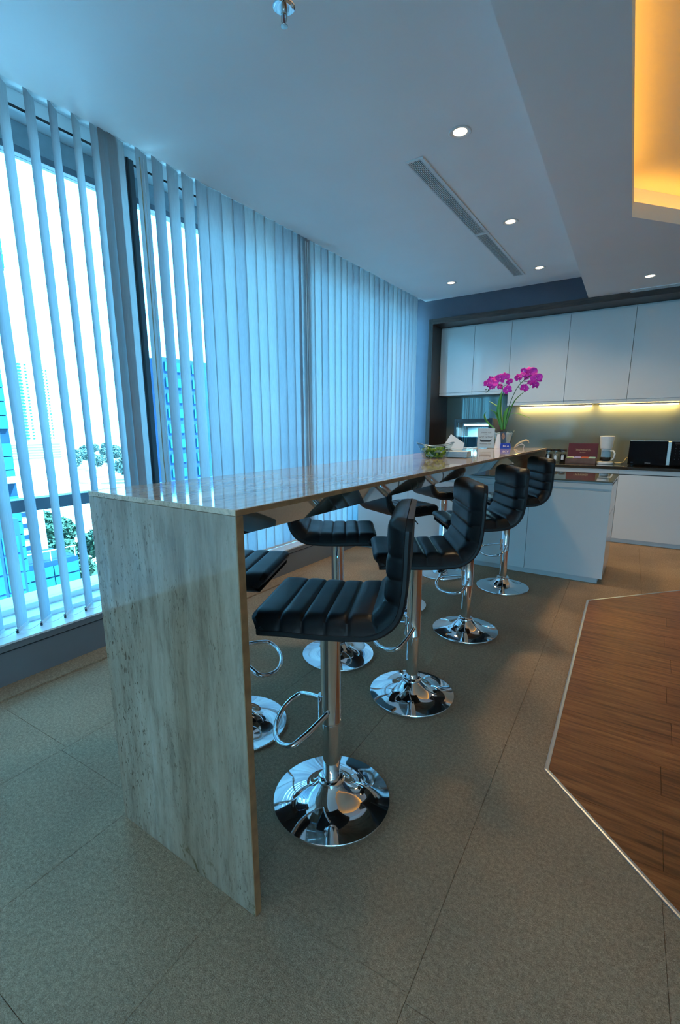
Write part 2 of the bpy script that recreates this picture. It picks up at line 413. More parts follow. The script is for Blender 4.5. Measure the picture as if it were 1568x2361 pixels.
# walls
struct(B(5.0, 5.15, -5.35, 6.6, -.25, 3.1).build('wall_right', 'wall_paint'))
YB = -5.2
wb = struct(B(-2.95, 2.1, YB-.15, YB, -.25, 3.1).build('wall_back', 'wall_paint'))
B(2.1, 5.0, YB-.15, YB, 2.56, 3.1).build('lintel', 'wall_paint', wb); B(2.1, 5.0, YB-.15, YB, -.25, .25).build('sill_wall', 'wall_paint', wb)
for k in range(2):
    wx0, wx1 = 2.1+k*1.45, 2.1+(k+1)*1.45
    wn = bpy.data.objects.new('window_%d' % (k+11), None); COL.objects.link(wn); struct(wn)
    B(wx0, wx0+.05, YB-.12, YB-.02, .25, 2.56).build('mullion', 'mullion_metal', wn)
    B(wx0+.05, wx1, YB-.10, YB-.03, .80, .86).build('transom', 'window_metal', wn)
    B(wx0+.05, wx1, YB-.07, YB-.064, .25, .80).build('glass_pane', 'window_glass', wn)
    B(wx0+.05, wx1, YB-.07, YB-.064, .86, 2.56).build('glass_pane', 'window_glass', wn)
wf = struct(B(-2.95, 5.0, 6.46, 6.6, -.25, 3.1).build('wall_far', 'navy_wall'))
B(-2.9, 5.0, YK, 6.46, 2.57, ZC+.16).build('bulkhead', 'navy_wall', wf)
B(-2.9, -2.53, YK, 6.46, 0, 2.57).build('side_return', 'navy_wall', wf)
B(1.66, 5.0, YK, 6.46, 0, 2.57).build('side_return', 'navy_wall', wf)
# ceilings
P = [(-.285, 3.83), (-.19, 1.35), (1.3, -.1), (2.6, -.1), (3.6, 1.0), (3.6, 3.9), (2.4, 5.28), (.9, 5.28)]
edge_x = lambda y: -.587-.0398*(y-1.747)
ceil = struct(MB().prism([(-2.60, -5.2), (edge_x(-5.2)+.05, -5.2), (edge_x(YK)+.05, YK), (-2.60, YK)], ZC, ZC+.15).build('ceiling', 'ceiling_paint'))
B(-2.97, -2.60, -5.2, YK, ZC+.085, ZC+.15).build('blind_pocket', 'ceiling_paint', ceil)
B(-2.95, -2.80, -5.2, YK, ZC+.004, ZC+.084).build('pocket_edge', 'ceiling_paint', ceil)
B(-2.802, -2.799, -5.2, YK, ZC+.004, ZC+.016).build('pocket_groove', 'gap_dark', ceil)
def ring_face(bm, outer, inner, z):
    eo = []; 
    def loop(pts):
        vs = [bm.verts.new((x, y, z)) for x, y in pts]; return [bm.edges.new((vs[i-1], vs[i])) for i in range(len(vs))]
    es = loop(outer)+loop(inner)
    r = bmesh.ops.triangle_fill(bm, use_beauty=True, use_dissolve=False, edges=es)
def poly_offset(poly, d):
    n = len(poly); out = []
    area = sum(poly[i-1][0]*poly[i][1]-poly[i][0]*poly[i-1][1] for i in range(n))
    sg = 1 if area > 0 else -1
    for i in range(n):
        p0, p1, p2 = Vector(poly[i-1]), Vector(poly[i]), Vector(poly[(i+1)%n])
        d1 = (p1-p0).normalized(); d2 = (p2-p1).normalized()
        n1 = Vector((d1.y, -d1.x))*sg; n2 = Vector((d2.y, -d2.x))*sg
        b_ = (n1+n2).normalized(); k = d/max(.3, b_.dot(n1)); out.append((p1.x+b_.x*k, p1.y+b_.y*k))
    return out
OUT = poly_offset(P, .17)
bm = bmesh.new()
outer = [(edge_x(-5.2), -5.2), (5.0, -5.2), (5.0, YK), (edge_x(YK), YK)]
ring_face(bm, outer, P, ZL)
ring_face(bm, OUT, P, ZL+.088)
bmesh.ops.recalc_face_normals(bm, faces=bm.faces)
me = bpy.data.meshes.new('ceiling_lower'); bm.to_mesh(me); bm.free(); me.materials.append(M['soffit_paint'])
low = bpy.data.objects.new('ceiling_lower', me); COL.objects.link(low); struct(low)
def wall_loop(pts, z0, z1, closed=True):
    m_ = MB(); n = len(pts)
    for i in range(n if closed else n-1):
        (x0, y0), (x1, y1) = pts[i], pts[(i+1)%n]; m_.add([(x0,y0,z0),(x1,y1,z0),(x1,y1,z1),(x0,y0,z1)], [(0,1,2,3)])
    return m_
wall_loop(P, ZL, ZL+.088).build('recess_lip', 'cove_paint', low)
wall_loop(OUT, ZL+.088, ZL+.26).build('cove_wall', 'cove_paint', low)
MB().prism(poly_offset(P, .25), ZL+.26, ZL+.30).build('recess_panel', 'cove_paint', low)
B(edge_x(-5.2)-.0, edge_x(-5.2)+.02, -5.2, -5.18, ZL, ZC).build('step_face', 'soffit_paint', low)
MB().add([(edge_x(-5.2), -5.2, ZL), (edge_x(YK), YK, ZL), (edge_x(YK), YK, ZC+.01), (edge_x(-5.2), -5.2, ZC+.01)], [(0,1,2,3)]).build('step_face', 'soffit_paint', low)
B(-.2, 5.0, -5.2, YK, 3.02, 3.1).build('slab_above', 'soffit_paint', low)
# hidden strip lights lying on the cove ledge
names_pos = ['on its window side', 'at its near window-side corner', 'along its near side', 'at its near right corner', 'along its right side', 'at its far right corner', 'along its far side', 'at its far corner toward the bar']
Pm = poly_offset(P, .10)
for i in range(len(P)):
    (x0, y0), (x1, y1) = Pm[i-1], Pm[i]
    a = Vector((x0, y0, ZL+.096)); c = Vector((x1, y1, ZL+.096)); d = (c-a); 
    m_ = MB().tube([a+d*.04, a+d*.96], .009, 6)
    t = m_.build('cove_light', 'cove_strip' if i in (0, 1) else 'cove_strip_dim'); tag(t, 'warm strip light hidden in the ceiling recess, ' + names_pos[(i-1) % 8], 'light', 'strip lights in the yellow ceiling recess')
    pass

# ---- window wall
wl = struct(B(-2.95, -2.55, -5.2, YK, -.25, .205).build('wall_left', 'curb_paint'))
B(-2.551, -2.546, -5.2, YK-.01, .168, .1715).build('reveal_line', 'gap_dark', wl)
B(-2.95, -2.545, -5.2, YK, .205, .215).build('sill_board', 'sill_paint', wl)
B(-2.95, -2.735, -5.2, YK, .216, .240).build('sill_step', 'sill_paint', wl)
B(-3.3, -2.95, -5.2, 6.6, -.4, .20).build('outer_ledge', 'sill_paint', wl)
B(-4.2, -2.95, -5.2, 6.6, 3.25, 3.4).build('shading_overhang', 'wall_paint', wl)  # out-of-view overhang added to shade the upper vanes from the sky
B(-2.95, -2.90, -5.2, YK, 2.66, ZC).build('head_panel', 'head_panel', wl)
B(-3.0, -2.95, -5.2, YK, 2.70, 3.1).build('head_panel', 'head_panel', wl)
ymul = [-5.2, -4.0, -2.6, -1.1, .35, 1.90, 3.42, 4.94, YK-.03]
for k in range(len(ymul)-1):
    y0, y1 = ymul[k], ymul[k+1]
    wn = bpy.data.objects.new('window_%d' % (k+1), None); COL.objects.link(wn); struct(wn)
    B(-2.93, -2.84, y0+.03, y1-.03, .80, .868).build('transom', 'window_metal', wn, bevel=.003)
    B(-2.93, -2.86, y0+.03, y1-.03, .240, .275).build('bottom_rail', 'sill_paint', wn, bevel=.003)
    B(-2.93, -2.86, y0+.03, y1-.03, 2.625, 2.66).build('top_rail', 'window_metal', wn, bevel=.003)
    B(-2.902, -2.896, y0+.03, y1-.03, .275, .80).build('glass_pane', 'window_glass', wn)
    B(-2.902, -2.896, y0+.03, y1-.03, .868, 2.625).build('glass_pane', 'window_glass', wn)
    mw = .03 if k else .02
    deep = abs(y1-1.90) < .01
    B(-2.94, -2.735 if deep else -2.90, y1-.055 if deep else y1-.018, y1+.03 if deep else y1+.018, .24, ZC).build('mullion', 'mullion_metal', wn, bevel=.003)
    if deep: B(-2.737, -2.730, y1-.018, y1-.006, .24, ZC).build('mullion_groove', 'gap_dark', wn)

# ---- vertical blinds
VW = .120
def vane_mesh(z0=.226, z1=2.825):
    m_ = MB(); n = 6; vs = []; fs = []
    zs = [z0, z0+.9, z0+1.8, z1]
    for zi, z in enumerate(zs):
        for i in range(n+1):
            t = i/n-.5; vs.append((-.003+.012*t*t*1.0, t*VW, z))
    for zi in range(len(zs)-1):
        for i in range(n): a = zi*(n+1)+i; fs.append((a, a+1, a+n+2, a+n+1))
    m_.add(vs, fs, True); me = m_.mesh('vane'); me.materials.append(M['vane_fabric']); return me
vme = vane_mesh()
wme = MB().box(-.004, .004, -.058, .058, .219, .236).add([], []).mesh('vane_weight'); wme.materials.append(M['vent_white'])
cme = MB().box(-.005, .005, -.0635, -.0575, .2165, .240).mesh('weight_clip'); cme.materials.append(M['black_plastic'])
def blind(label, y0, y1, vanes, extras=()):
    t = thing('vertical_blind', label, 'blind', (XB, (y0+y1)/2, 2.78), 0)
    def put(me, name, parent, loc, rz):
        o = bpy.data.objects.new(name, me); COL.objects.link(o); o.parent = parent; o.location = loc; o.rotation_euler = (0, 0, rz); return o
    yc = (y0+y1)/2; K = 1.025
    vanes = [(v[0]*K, v[1]) for v in vanes]; extras = [(v[0]*K, v[1]) for v in extras]; y0, y1 = y0*K, y1*K
    if y1 > 5.84: y1 = 5.855; vanes = [v for v in vanes if v[0] < 5.80]
    hr = B(-.022, .022, y0-yc, y1-yc, .046, .075).build('headrail', 'vent_white', t)
    for (yy, a) in list(vanes)+[(e[0], e[1]) for e in extras]:
        dx = 0 if (yy, a) in [tuple(v) for v in vanes] else -.014
        v = put(vme, 'vane', t, (dx, yy-yc, -2.78), math.radians(a))
        put(wme, 'vane_weight', v, (0, 0, 0), 0); put(cme, 'weight_clip', v, (0, 0, 0), 0)
    # sagging link chain between the bottom weights
    m_ = MB(); ys = [v[0] for v in vanes if v[0] > -1.2]
    for i in range(len(ys)-1):
        a, c = ys[i], ys[i+1]; pts = []
        for k in range(7):
            s_ = k/6; pts.append((.048, a+(c-a)*s_-yc-.045, 2.78*-1+.238-.018*math.sin(PI*s_)))
        m_.tube(pts, .0014, 4)
    if ys: tag(m_.build('bottom_chain', 'vent_white', t), kind='stuff')
    return t
rnd = random.Random(3)
left = []
yy = -4.013
while yy < 1.14: left.append((yy, (44 if yy > .7 else 12)+rnd.uniform(-3, 3))); yy += .113
left = [(y, a) for y, a in left if y < 1.12] + [(1.19, 45), (1.305, 43), (1.41, 44), (1.52, 42), (1.625, 30), (1.685, 10), (1.733, 14)]
blind('half-open white vertical blind nearest the camera, city showing between its vanes', -4.1, 1.80, left)
mid = [(1.885, 24), (1.99, 22), (2.095, 18), (2.205, 14), (2.315, 12)]
yy = 2.422
while yy < 3.29: mid.append((yy, rnd.choice([-3, -5, -7, -4]))); yy += .107
blind('middle white vertical blind, first five vanes slightly open beside the dark mullion', 1.83, 3.32, mid)
right = []
yy = 3.36
while yy < 5.86: right.append((yy, rnd.choice([-9, -5, -3, -6, -7]))); yy += .105
blind('closed white vertical blind at the kitchen end of the window wall', 3.325, 5.865, right, [(3.42, 0)])
# draw cords at the mullion
for nm, lb, x, y, top in (('blind_cord', 'beige blind cord hanging beside the dark mullion, ending in a small tassel above the bar', -2.64, 1.905, 2.77),
                          ('blind_cord', 'thin white blind cord between the middle and far blinds', -2.61, 3.42, 2.77)):
    t = thing(nm, lb, 'cord', (x, y, 0))
    MB().tube([(0, 0, 2.77), (0, .004, 2.0), (0, 0, 1.05), (.004, .006, .8)], .0035, 6).build('cord', 'jar_tan' if y < 2 else 'vent_white', t)
    MB().tube([(0, .022, 2.77), (0, .024, 2.0), (.004, .03, 1.0), (.004, .012, .8)], .0022, 6).build('cord', 'vent_white', t)
    MB().lathe([(.002, 0), (.009, .012), (.008, .04), (.003, .055)], 10, (.003, .006, .77)).build('tassel', 'vent_white', t)

# ================================================================== BAR COUNTER
X0, X1, Y0, Y1, H = -1.3133, -.7304, .6926, 4.14, 1.0772
bar = thing('bar_counter', 'long travertine waterfall bar counter running from the near end panel to the white island', 'counter', ((X0+X1)/2, Y0, 0))
def bp(mb, name, mat, parent=bar, **k):
    o = mb.build(name, mat, parent, **k); o.location = (-(X0+X1)/2, -Y0, 0); return o
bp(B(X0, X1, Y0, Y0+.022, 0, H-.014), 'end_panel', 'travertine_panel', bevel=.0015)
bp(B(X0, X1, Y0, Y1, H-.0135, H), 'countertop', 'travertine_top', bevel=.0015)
bp(B(X1, X1+.0022, Y0+.001, Y0+.021, 0, H-.0145), 'edge_strip', 'brown_edge')
bp(B(X1, X1+.0022, Y0+.001, Y1, H-.0135, H-.001), 'edge_strip', 'brown_edge')
xa, xb, zb_ = -.97, -1.075, .945
tap = MB(); ring = [(X1-.004, H-.014), (xa, zb_), (xb, zb_), (X0+.004, H-.014)]
vs = [(x, Y0+.022, z) for x, z in ring]+[(x, Y1-.02, z) for x, z in ring]
tap.add(vs, [(0,4,5,1), (1,5,6,2), (2,6,7,3), (0,1,2,3), (7,6,5,4)])
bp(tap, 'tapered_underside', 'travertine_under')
bp(B(-.975, -.735, 4.135, 4.155, .842, H-.014), 'support_panel', 'brown_edge')

# ================================================================== BAR STOOLS
SW = .19
def profile():
    """centre line of the upper surface (u forward, z) from seat front to back top"""
    pts = [(.205, -.030), (.198, -.012), (.180, -.002), (.10, .0), (.02, -.002), (-.06, -.001), (-.118, .003)]
    for k in range(1, 8):
        a = math.radians(90*k/7.4); pts.append((-.118-.064*math.sin(a), .067-.064*math.cos(a)))
    pts += [(-.186, .09), (-.189, .15), (-.190, .21), (-.192, .262), (-.196, .292)]
    return pts
def resample(pts, n):
    L = [0]
    for i in range(1, len(pts)): L.append(L[-1]+math.dist(pts[i], pts[i-1]))
    out = []
    for k in range(n+1):
        s_ = L[-1]*k/n; i = max(j for j in range(len(L)) if L[j] <= s_+1e-9); i = min(i, len(pts)-2)
        t = (s_-L[i])/(L[i+1]-L[i]); out.append((pts[i][0]+(pts[i+1][0]-pts[i][0])*t, pts[i][1]+(pts[i+1][1]-pts[i][1])*t, s_))
    return out, L[-1]
prof, LT = resample(profile(), 132)
# seams measured along the profile, ten channels
seams = [0.0, .112, .176, .240, .304, .366, .432, .494, .556, LT]
seat_end = .366
def WR(s_):
    # outline: slightly rounded front corners, rounder top corners
    d = LT-s_; k = 1.0
    if d < .045: k = 1-.115*(1-d/.045)**2.4
    if s_ < .022: k = 1-.045*(1-s_/.022)**2.2
    return k
def pad_mesh(s0, s1, name):
    idx = [i for i, p in enumerate(prof) if s0-1e-6 <= p[2] <= s1+.0026]
    NV = 26; vs = []; fs = []; T = .042
    for i in idx:
        u, z, s_ = prof[i]; a = prof[max(0, i-1)]; c = prof[min(len(prof)-1, i+1)]
        tx, tz = c[0]-a[0], c[1]-a[1]; l = math.hypot(tx, tz); tx /= l; tz /= l; nx, nz = tz, -tx   # normal candidates
        if nz < 0 and s_ < .3: nx, nz = -nx, -nz
        if s_ >= .3 and nx < 0: nx, nz = -nx, -nz
        j = max(k for k in range(len(seams)-1) if seams[k] <= s_+1e-6); a0, a1 = seams[j], seams[j+1]
        t = (s_-a0)/(a1-a0); puff = (1-abs(2*t-1)**3.0); seamd = min(abs(s_-a0), abs(s_-a1))
        first = (j == 0); last = (j == len(seams)-2)
        for k in range(NV+1):
            v = -1+2*k/NV; ev = abs(v)
            ed = math.sqrt(max(0, 1-max(0, (ev-.72)/.28)**2.6)) if ev > .72 else 1.0
            amp = .0042*puff*(.75+.25*ed)
            dep = .0042*math.exp(-(seamd/.0036)**2) if (0 < j or t > .5) and not (last and t > .5) and not (first and t < .5) else 0
            en = 1.0
            if first and t < .35: en = math.sqrt(max(0, 1-(1-t/.35)**2.2))*.75+.25
            if last and t > .7: en = math.sqrt(max(0, 1-((t-.7)/.3)**2.2))*.75+.25
            hh = (amp-dep*1.0)*ed + (T*(ed*en) - T)
            wv = SW*WR(s_)*v*(1-.010*math.exp(-(seamd/.008)**2)*(ev**6)*(1 if dep else 0))
            vs.append((u+nx*hh, wv, z+nz*hh))
    n = len(idx)
    for i in range(n-1):
        for k in range(NV): a = i*(NV+1)+k; fs.append((a, a+1, a+NV+2, a+NV+1))
    # underside sheet closing the pad
    base = len(vs)
    for i in idx:
        u, z, s_ = prof[i]; a = prof[max(0, i-1)]; c = prof[min(len(prof)-1, i+1)]
        tx, tz = c[0]-a[0], c[1]-a[1]; l = math.hypot(tx, tz); tx /= l; tz /= l; nx, nz = tz, -tx
        if nz < 0 and s_ < .3: nx, nz = -nx, -nz
        if s_ >= .3 and nx < 0: nx, nz = -nx, -nz
        for v in (-1, 1): vs.append((u-nx*T, SW*WR(s_)*v, z-nz*T))
    for i in range(n-1):
        a = base+2*i; fs.append((a, a+2, a+3, a+1))
        fs.append((i*(NV+1), (i+1)*(NV+1), a+2, a)); fs.append((i*(NV+1)+NV, a+1, a+3, (i+1)*(NV+1)+NV))
    for i, b_ in ((0, base), (n-1, base+2*(n-1))): fs.append(tuple([i*(NV+1)+k for k in range(NV+1)]+[b_+1, b_]))
    m_ = MB(); m_.add(vs, fs, True); return m_
def shell_mesh():
    T0, T1 = .044, .060; vs = []; fs = []; n = len(prof)
    vsamp = [(-1, 0), (-1, .6), (-.97, 1), (.97, 1), (1, .6), (1, 0)]
    for i in range(n):
        u, z, s_ = prof[i]; a = prof[max(0, i-1)]; c = prof[min(n-1, i+1)]
        tx, tz = c[0]-a[0], c[1]-a[1]; l = math.hypot(tx, tz); tx /= l; tz /= l; nx, nz = tz, -tx
        if nz < 0 and s_ < .3: nx, nz = -nx, -nz
        if s_ >= .3 and nx < 0: nx, nz = -nx, -nz
        for v, q in vsamp:
            T = T0+(T1-T0)*q; vs.append((u-nx*T, (SW+.001)*WR(s_)*v, z-nz*T))
    K = len(vsamp)
    for i in range(n-1):
        for k in range(K): l = (k+1)%K; fs.append((i*K+k, (i+1)*K+k, (i+1)*K+l, i*K+l))
    fs.append(tuple(range(K))); fs.append(tuple((n-1)*K+k for k in range(K-1, -1, -1)))
    return MB().add(vs, fs, True)
def piping(v):
    pts = []
    n = len(prof)
    for i in range(0, n, 3):
        u, z, s_ = prof[i]; a = prof[max(0, i-1)]; c = prof[min(n-1, i+1)]
        tx, tz = c[0]-a[0], c[1]-a[1]; l = math.hypot(tx, tz); tx /= l; tz /= l; nx, nz = tz, -tx
        if nz < 0 and s_ < .3: nx, nz = -nx, -nz
        if s_ >= .3 and nx < 0: nx, nz = -nx, -nz
        pts.append((u-nx*.043, (SW+.0005)*WR(s_)*v, z-nz*.043))
    return MB().tube(pts, .0018, 6)
def make_stool(label, zs):
    t = thing('bar_stool', label, 'stool', (0, 0, 0), 0, 'black bar stools along the travertine counter')
    for nm, a, c in (('seat', 0, seat_end), ('backrest', seat_end, LT)):
        o = pad_mesh(a, c, nm).build(nm, 'black_leather', t); o.location = (0, 0, zs)
    sh = shell_mesh().build('seat_shell', 'leather_shell', t); sh.location = (0, 0, zs)
    for s_ in (-1, 1):
        p = piping(s_).build('piping', 'black_leather', sh)
    MB().box(-.07, .07, -.06, .06, zs-.072, zs-.060).build('mounting_plate', 'black_plastic', t, bevel=.002)
    MB().tube([(.0, -.04, zs-.075), (.0, -.12, zs-.079), (.0, -.165, zs-.087), (.0, -.20, zs-.107)], .0042, 8).build('height_lever', 'chrome', t)
    MB().lathe([(.0325, .298), (.0335, .300), (.0335, .304), (.0325, .306), (.0325, zs-.076), (.034, zs-.072)], 40).build('gas_lift_sleeve', 'chrome', t)
    MB().lathe([(.0285, .082), (.0285, .299)], 40, cap=True).build('column', 'chrome', t)
    b_ = MB().lathe([(.196, .0), (.200, .003), (.200, .008)]+[(r_, .0105+.0705*math.exp(-((r_-.040)/.046)**1.05)*(1-.0*r_)+.004*(1-r_/.2)) for r_ in [.1975-.1545*k/34 for k in range(35)]] if True else [(.196, .0), (.200, .003), (.200, .008), (.196, .012), (.18, .0165), (.15, .0225), (.12, .030), (.095, .0385), (.075, .048), (.060, .058), (.050, .068), (.043, .078)], 96).build('base', 'chrome', t)
    MB().lathe([(.044, .074), (.046, .078), (.046, .086), (.040, .091), (.0285, .092)], 40).build('collar', 'chrome', t)
    # footrest loop with its clamp
    R = .145; pts = []
    tilt = math.radians(20)
    raw = [(.012, .038), (.060, .092), (.085, .116)]
    for k in range(0, 11):
        a = math.radians(84-168*k/10); raw.append((.106+.088*math.cos(a)**.9, .140*math.sin(a)/math.sin(math.radians(84))))
    raw += [(.085, -.116), (.060, -.092), (.012, -.038)]
    # smooth
    def cr(p0, p1, p2, p3, t_): return tuple(.5*((2*p1[i])+(-p0[i]+p2[i])*t_+(2*p0[i]-5*p1[i]+4*p2[i]-p3[i])*t_**2+(-p0[i]+3*p1[i]-3*p2[i]+p3[i])*t_**3) for i in (0, 1))
    sm = []
    for i in range(len(raw)-1):
        for k in range(4): sm.append(cr(raw[max(0, i-1)], raw[i], raw[i+1], raw[min(len(raw)-1, i+2)], k/4))
    sm.append(raw[-1])
    pts = [(x*math.cos(tilt), y, .352-x*math.sin(tilt)) for x, y in sm]
    f_ = MB().tube(pts, .0085, 12).build('footrest', 'chrome', t); f_.rotation_euler = (0, 0, math.radians(10))
    MB().tube([(.026, 0, .306), (.026, 0, .395)], .0165, 14).build('footrest_clamp', 'chrome', f_)
    return t
stool0 = make_stool('black ribbed bar stool nearest the camera, beside the stone end panel', .735)
STOOLS = [(-.790, 1.130, 203, 'black ribbed bar stool nearest the camera, beside the stone end panel'),
          (-.838, 1.872, 212, 'second bar stool from the camera on the room side of the counter'),
          (-.862, 2.704, 216, 'third bar stool from the camera on the room side of the counter'),
          (-.885, 3.655, 214, 'bar stool on the room side closest to the white island'),
          (-1.350, 1.250, 25, 'window-side bar stool mostly hidden behind the stone end panel, seat front showing'),
          (-1.350, 2.005, 33, 'window-side bar stool showing its whole seat and base beneath the counter'),
          (-1.405, 2.860, 62, 'window-side bar stool turned away, behind the second room-side stool'),
          (-1.425, 3.730, 52, 'window-side bar stool nearest the white island')]
for i, (x, y, a, lb) in enumerate(STOOLS):
    o = stool0 if i == 0 else copy_tree(stool0)
    o.location = (x, y, .0005); o.rotation_euler = (0, 0, math.radians(a)); o['label'] = lb

# ================================================================== KITCHEN
XF = -2.475
fr = thing('alcove_surround', 'dark wood frame boxing in the kitchen alcove', 'frame', (-.4, 5.84, 0))
def kp(mb, name, mat, parent, loc, **k):
    o = mb.build(name, mat, parent, **k); o.location = (-loc[0], -loc[1], -loc[2] if len(loc) > 2 else 0); return o
kp(B(-2.53, XF, 5.84, 6.45, 0, 2.566), 'side_panel', 'dark_wood', fr, (-.4, 5.84))
kp(B(XF, 1.60, 5.84, 6.45, 2.504, 2.566), 'top_panel', 'dark_wood_across', fr, (-.4, 5.84))
kp(B(1.60, 1.655, 5.84, 6.45, 0, 2.566), 'side_panel', 'dark_wood', fr, (-.4, 5.84))
sb = thing('glass_splashback', 'grey green glass splashback behind the kitchen counter', 'splashback', (-.4, 6.44, .83))
kp(B(XF+.002, 1.598, 6.442, 6.450, 0.0, 2.50), 'glass_sheet', 'splash_glass', sb, (-.4, 6.44, .83))
# wall cabinets, one per door
edges = [XF+.002, -2.030, -1.579, -.9405, -.312, .330, .960, 1.598]
YC = 6.12
cab_lab = ['narrow white wall cabinet at the window end, above the drinks fridge', 'second narrow white wall cabinet, above the fridge door edge',
           'wide white wall cabinet behind the orchid', 'wide white wall cabinet above the tea box',
           'wide white wall cabinet above the coffee maker and microwave', 'white wall cabinet beyond the microwave', 'last white wall cabinet by the right jamb']
for i in range(7):
    x0, x1 = edges[i], edges[i+1]; zb = 1.686 if i < 2 else 1.538
    t = thing('wall_cabinet', cab_lab[i], 'cabinet', ((x0+x1)/2, YC, zb), 0, 'white wall cabinets over the kitchen counter')
    L = ((x0+x1)/2, YC, zb)
    kp(B(x0+.001, x1-.001, YC+.019, 6.438, zb-.034, 2.50), 'carcass', 'cabinet_carcass', t, L)
    kp(B(x0+.002, x1-.002, YC, YC+.018, zb, 2.482), 'door', 'cabinet_gloss', t, L, bevel=.0012)
    kp(B(x0+.001, x1-.001, YC+.004, YC+.018, zb-.036, zb-.004), 'light_rail', 'cabinet_gloss', t, L)
# under-cabinet strips
for x0, x1, lb in ((-1.49, -.665, 'warm under-cabinet strip light on the left, behind the orchid'), (-.60, .175, 'warm under-cabinet strip light on the right, above the coffee maker')):
    t = thing('strip_light', lb, 'light', ((x0+x1)/2, 6.40, 1.50), 0, 'strip lights under the wall cabinets')
    L = ((x0+x1)/2, 6.40, 1.50)
    kp(B(x0, x1, 6.385, 6.425, 1.488, 1.503), 'housing', 'white_plastic', t, L)
    kp(B(x0+.01, x1-.01, 6.392, 6.418, 1.478, 1.488), 'tube', 'led_warm', t, L)
# base cabinets
bedge = [-1.62, -.93, -.288, .330, .960, 1.598]
base_lab = ['white base cabinet beside the fridge, mostly hidden by the island', 'white base cabinet behind the island end', 'white glossy base cabinet below the coffee maker and microwave', 'white base cabinet at the right picture edge', 'last white base cabinet by the right jamb']
for i in range(5):
    x0, x1 = bedge[i], bedge[i+1]; L = ((x0+x1)/2, 5.80, 0)
    t = thing('base_cabinet', base_lab[i], 'cabinet', L, 0, 'white base cabinets under the black worktop')
    kp(B(x0+.001, x1-.001, 5.819, 6.43, .05, .795), 'carcass', 'cabinet_carcass', t, L)
    kp(B(x0+.002, x1-.002, 5.80, 5.818, .05, .742), 'door', 'cabinet_gloss', t, L, bevel=.0012)
    kp(B(x0+.002, x1-.002, 5.806, 5.818, .750, .796), 'top_rail', 'cabinet_gloss', t, L)
    kp(B(x0, x1, 5.835, 6.43, 0, .049), 'plinth', 'cabinet_carcass', t, L)
    kp(B(x0+.002, x1-.002, 5.812, 5.8185, .742, .750), 'finger_gap', 'gap_dark', t, L)
wt = B(-1.62, 1.598, 5.785, 6.438, .797, .828).build('worktop', 'black_stone', bevel=.002); tag(wt, 'polished black worktop along the back wall', 'worktop')
# ---- island
ix0, ix1, iy0, iy1 = -2.52, -.235, 4.13, 4.80
isl = thing('kitchen_island', 'low white island with dark glass top at the far end of the bar', 'island', ((ix0+ix1)/2, iy0, 0))
L = ((ix0+ix1)/2, iy0)
kp(B(ix0, ix1-.02, iy0+.02, iy1-.02, .045, .80), 'carcass', 'cabinet_carcass', isl, L)
kp(B(ix0, ix1-.035, iy0+.03, iy1-.05, 0, .045), 'plinth', 'cabinet_carcass', isl, L)
for x0, x1 in ((ix0, -1.95), (-1.95, -1.39), (-1.39, -.83), (-.83, ix1)):
    kp(B(x0+.0015, x1-.0015, iy0, iy0+.018, .048, .752), 'front_panel', 'cabinet_gloss', isl, L, bevel=.001)
    kp(B(x0+.0015, x1-.0015, iy0+.006, iy0+.018, .768, .806), 'top_rail', 'cabinet_gloss', isl, L, bevel=.001)
for y0, y1, z0, z1 in ((iy0+.02, iy1-.03, .048, .35), (iy0+.02, iy1-.03, .354, .56), (iy0+.02, iy1-.03, .564, .795)):
    kp(B(ix1-.019, ix1-.003, y0, y1, z0, z1), 'side_panel', 'cabinet_gloss', isl, L, bevel=.001)
kp(B(ix0, ix1+.004, iy0-.006, iy1+.004, .822, .832), 'glass_top', 'dark_glass_top', isl, L, bevel=.0015)
kp(B(ix0, ix1-.004, iy0+.006, iy1-.004, .808, .8215), 'top_frame', 'cabinet_carcass', isl, L)
kp(MB().tube([(-.86, 4.3, .834), (-.80, 4.42, .840), (-.72, 4.5, .838)], .006, 8).tube([(-.80, 4.42, .838), (-.79, 4.42, .87)], .006, 8), 'pop_up_fitting', 'steel', isl, L)

# ---- drinks fridge
fx0, fx1, fy0, fy1, fz = -2.145, -1.665, 5.85, 6.36, 1.345
fg = thing('drinks_fridge', 'black-framed glass door drinks fridge with a lit interior', 'fridge', ((fx0+fx1)/2, fy0, 0)); L = ((fx0+fx1)/2, fy0)
m_ = MB(); m_.box(fx0, fx0+.02, fy0+.05, fy1, .0, fz).box(fx1-.02, fx1, fy0+.05, fy1, .0, fz).box(fx0+.02, fx1-.02, fy0+.05, fy1, fz-.02, fz).box(fx0+.02, fx1-.02, fy0+.05, fy1, 0, .08)
kp(m_, 'casing', 'dark_wood', fg, L)
kp(B(fx0+.02, fx1-.02, fy1-.03, fy1, .08, fz-.02), 'back_liner', 'fridge_inside', fg, L)
m_ = MB(); m_.box(fx0, fx0+.03, fy0, fy0+.045, .05, fz).box(fx1-.045, fx1, fy0-.012, fy0+.045, .05, fz+.006).box(fx0+.03, fx1-.045, fy0, fy0+.045, fz-.045, fz).box(fx0+.03, fx1-.045, fy0, fy0+.045, .05, .11)
dr = kp(m_, 'door', 'black_plastic', fg, L, bevel=.002)
B(fx0+.03, fx1-.045, fy0+.012, fy0+.018, .11, fz-.045).build('door_glass', 'fridge_glass', dr)
kp(MB().tube([(fx0+.10, fy0+.09, fz-.075), (fx1-.07, fy0+.09, fz-.075)], .014, 12), 'tube_lamp', 'fridge_tube', fg, L)
for z in (.35, .62, .90, 1.12): kp(B(fx0+.022, fx1-.022, fy0+.09, fy1-.04, z, z+.006), 'shelf', 'steel', fg, L)
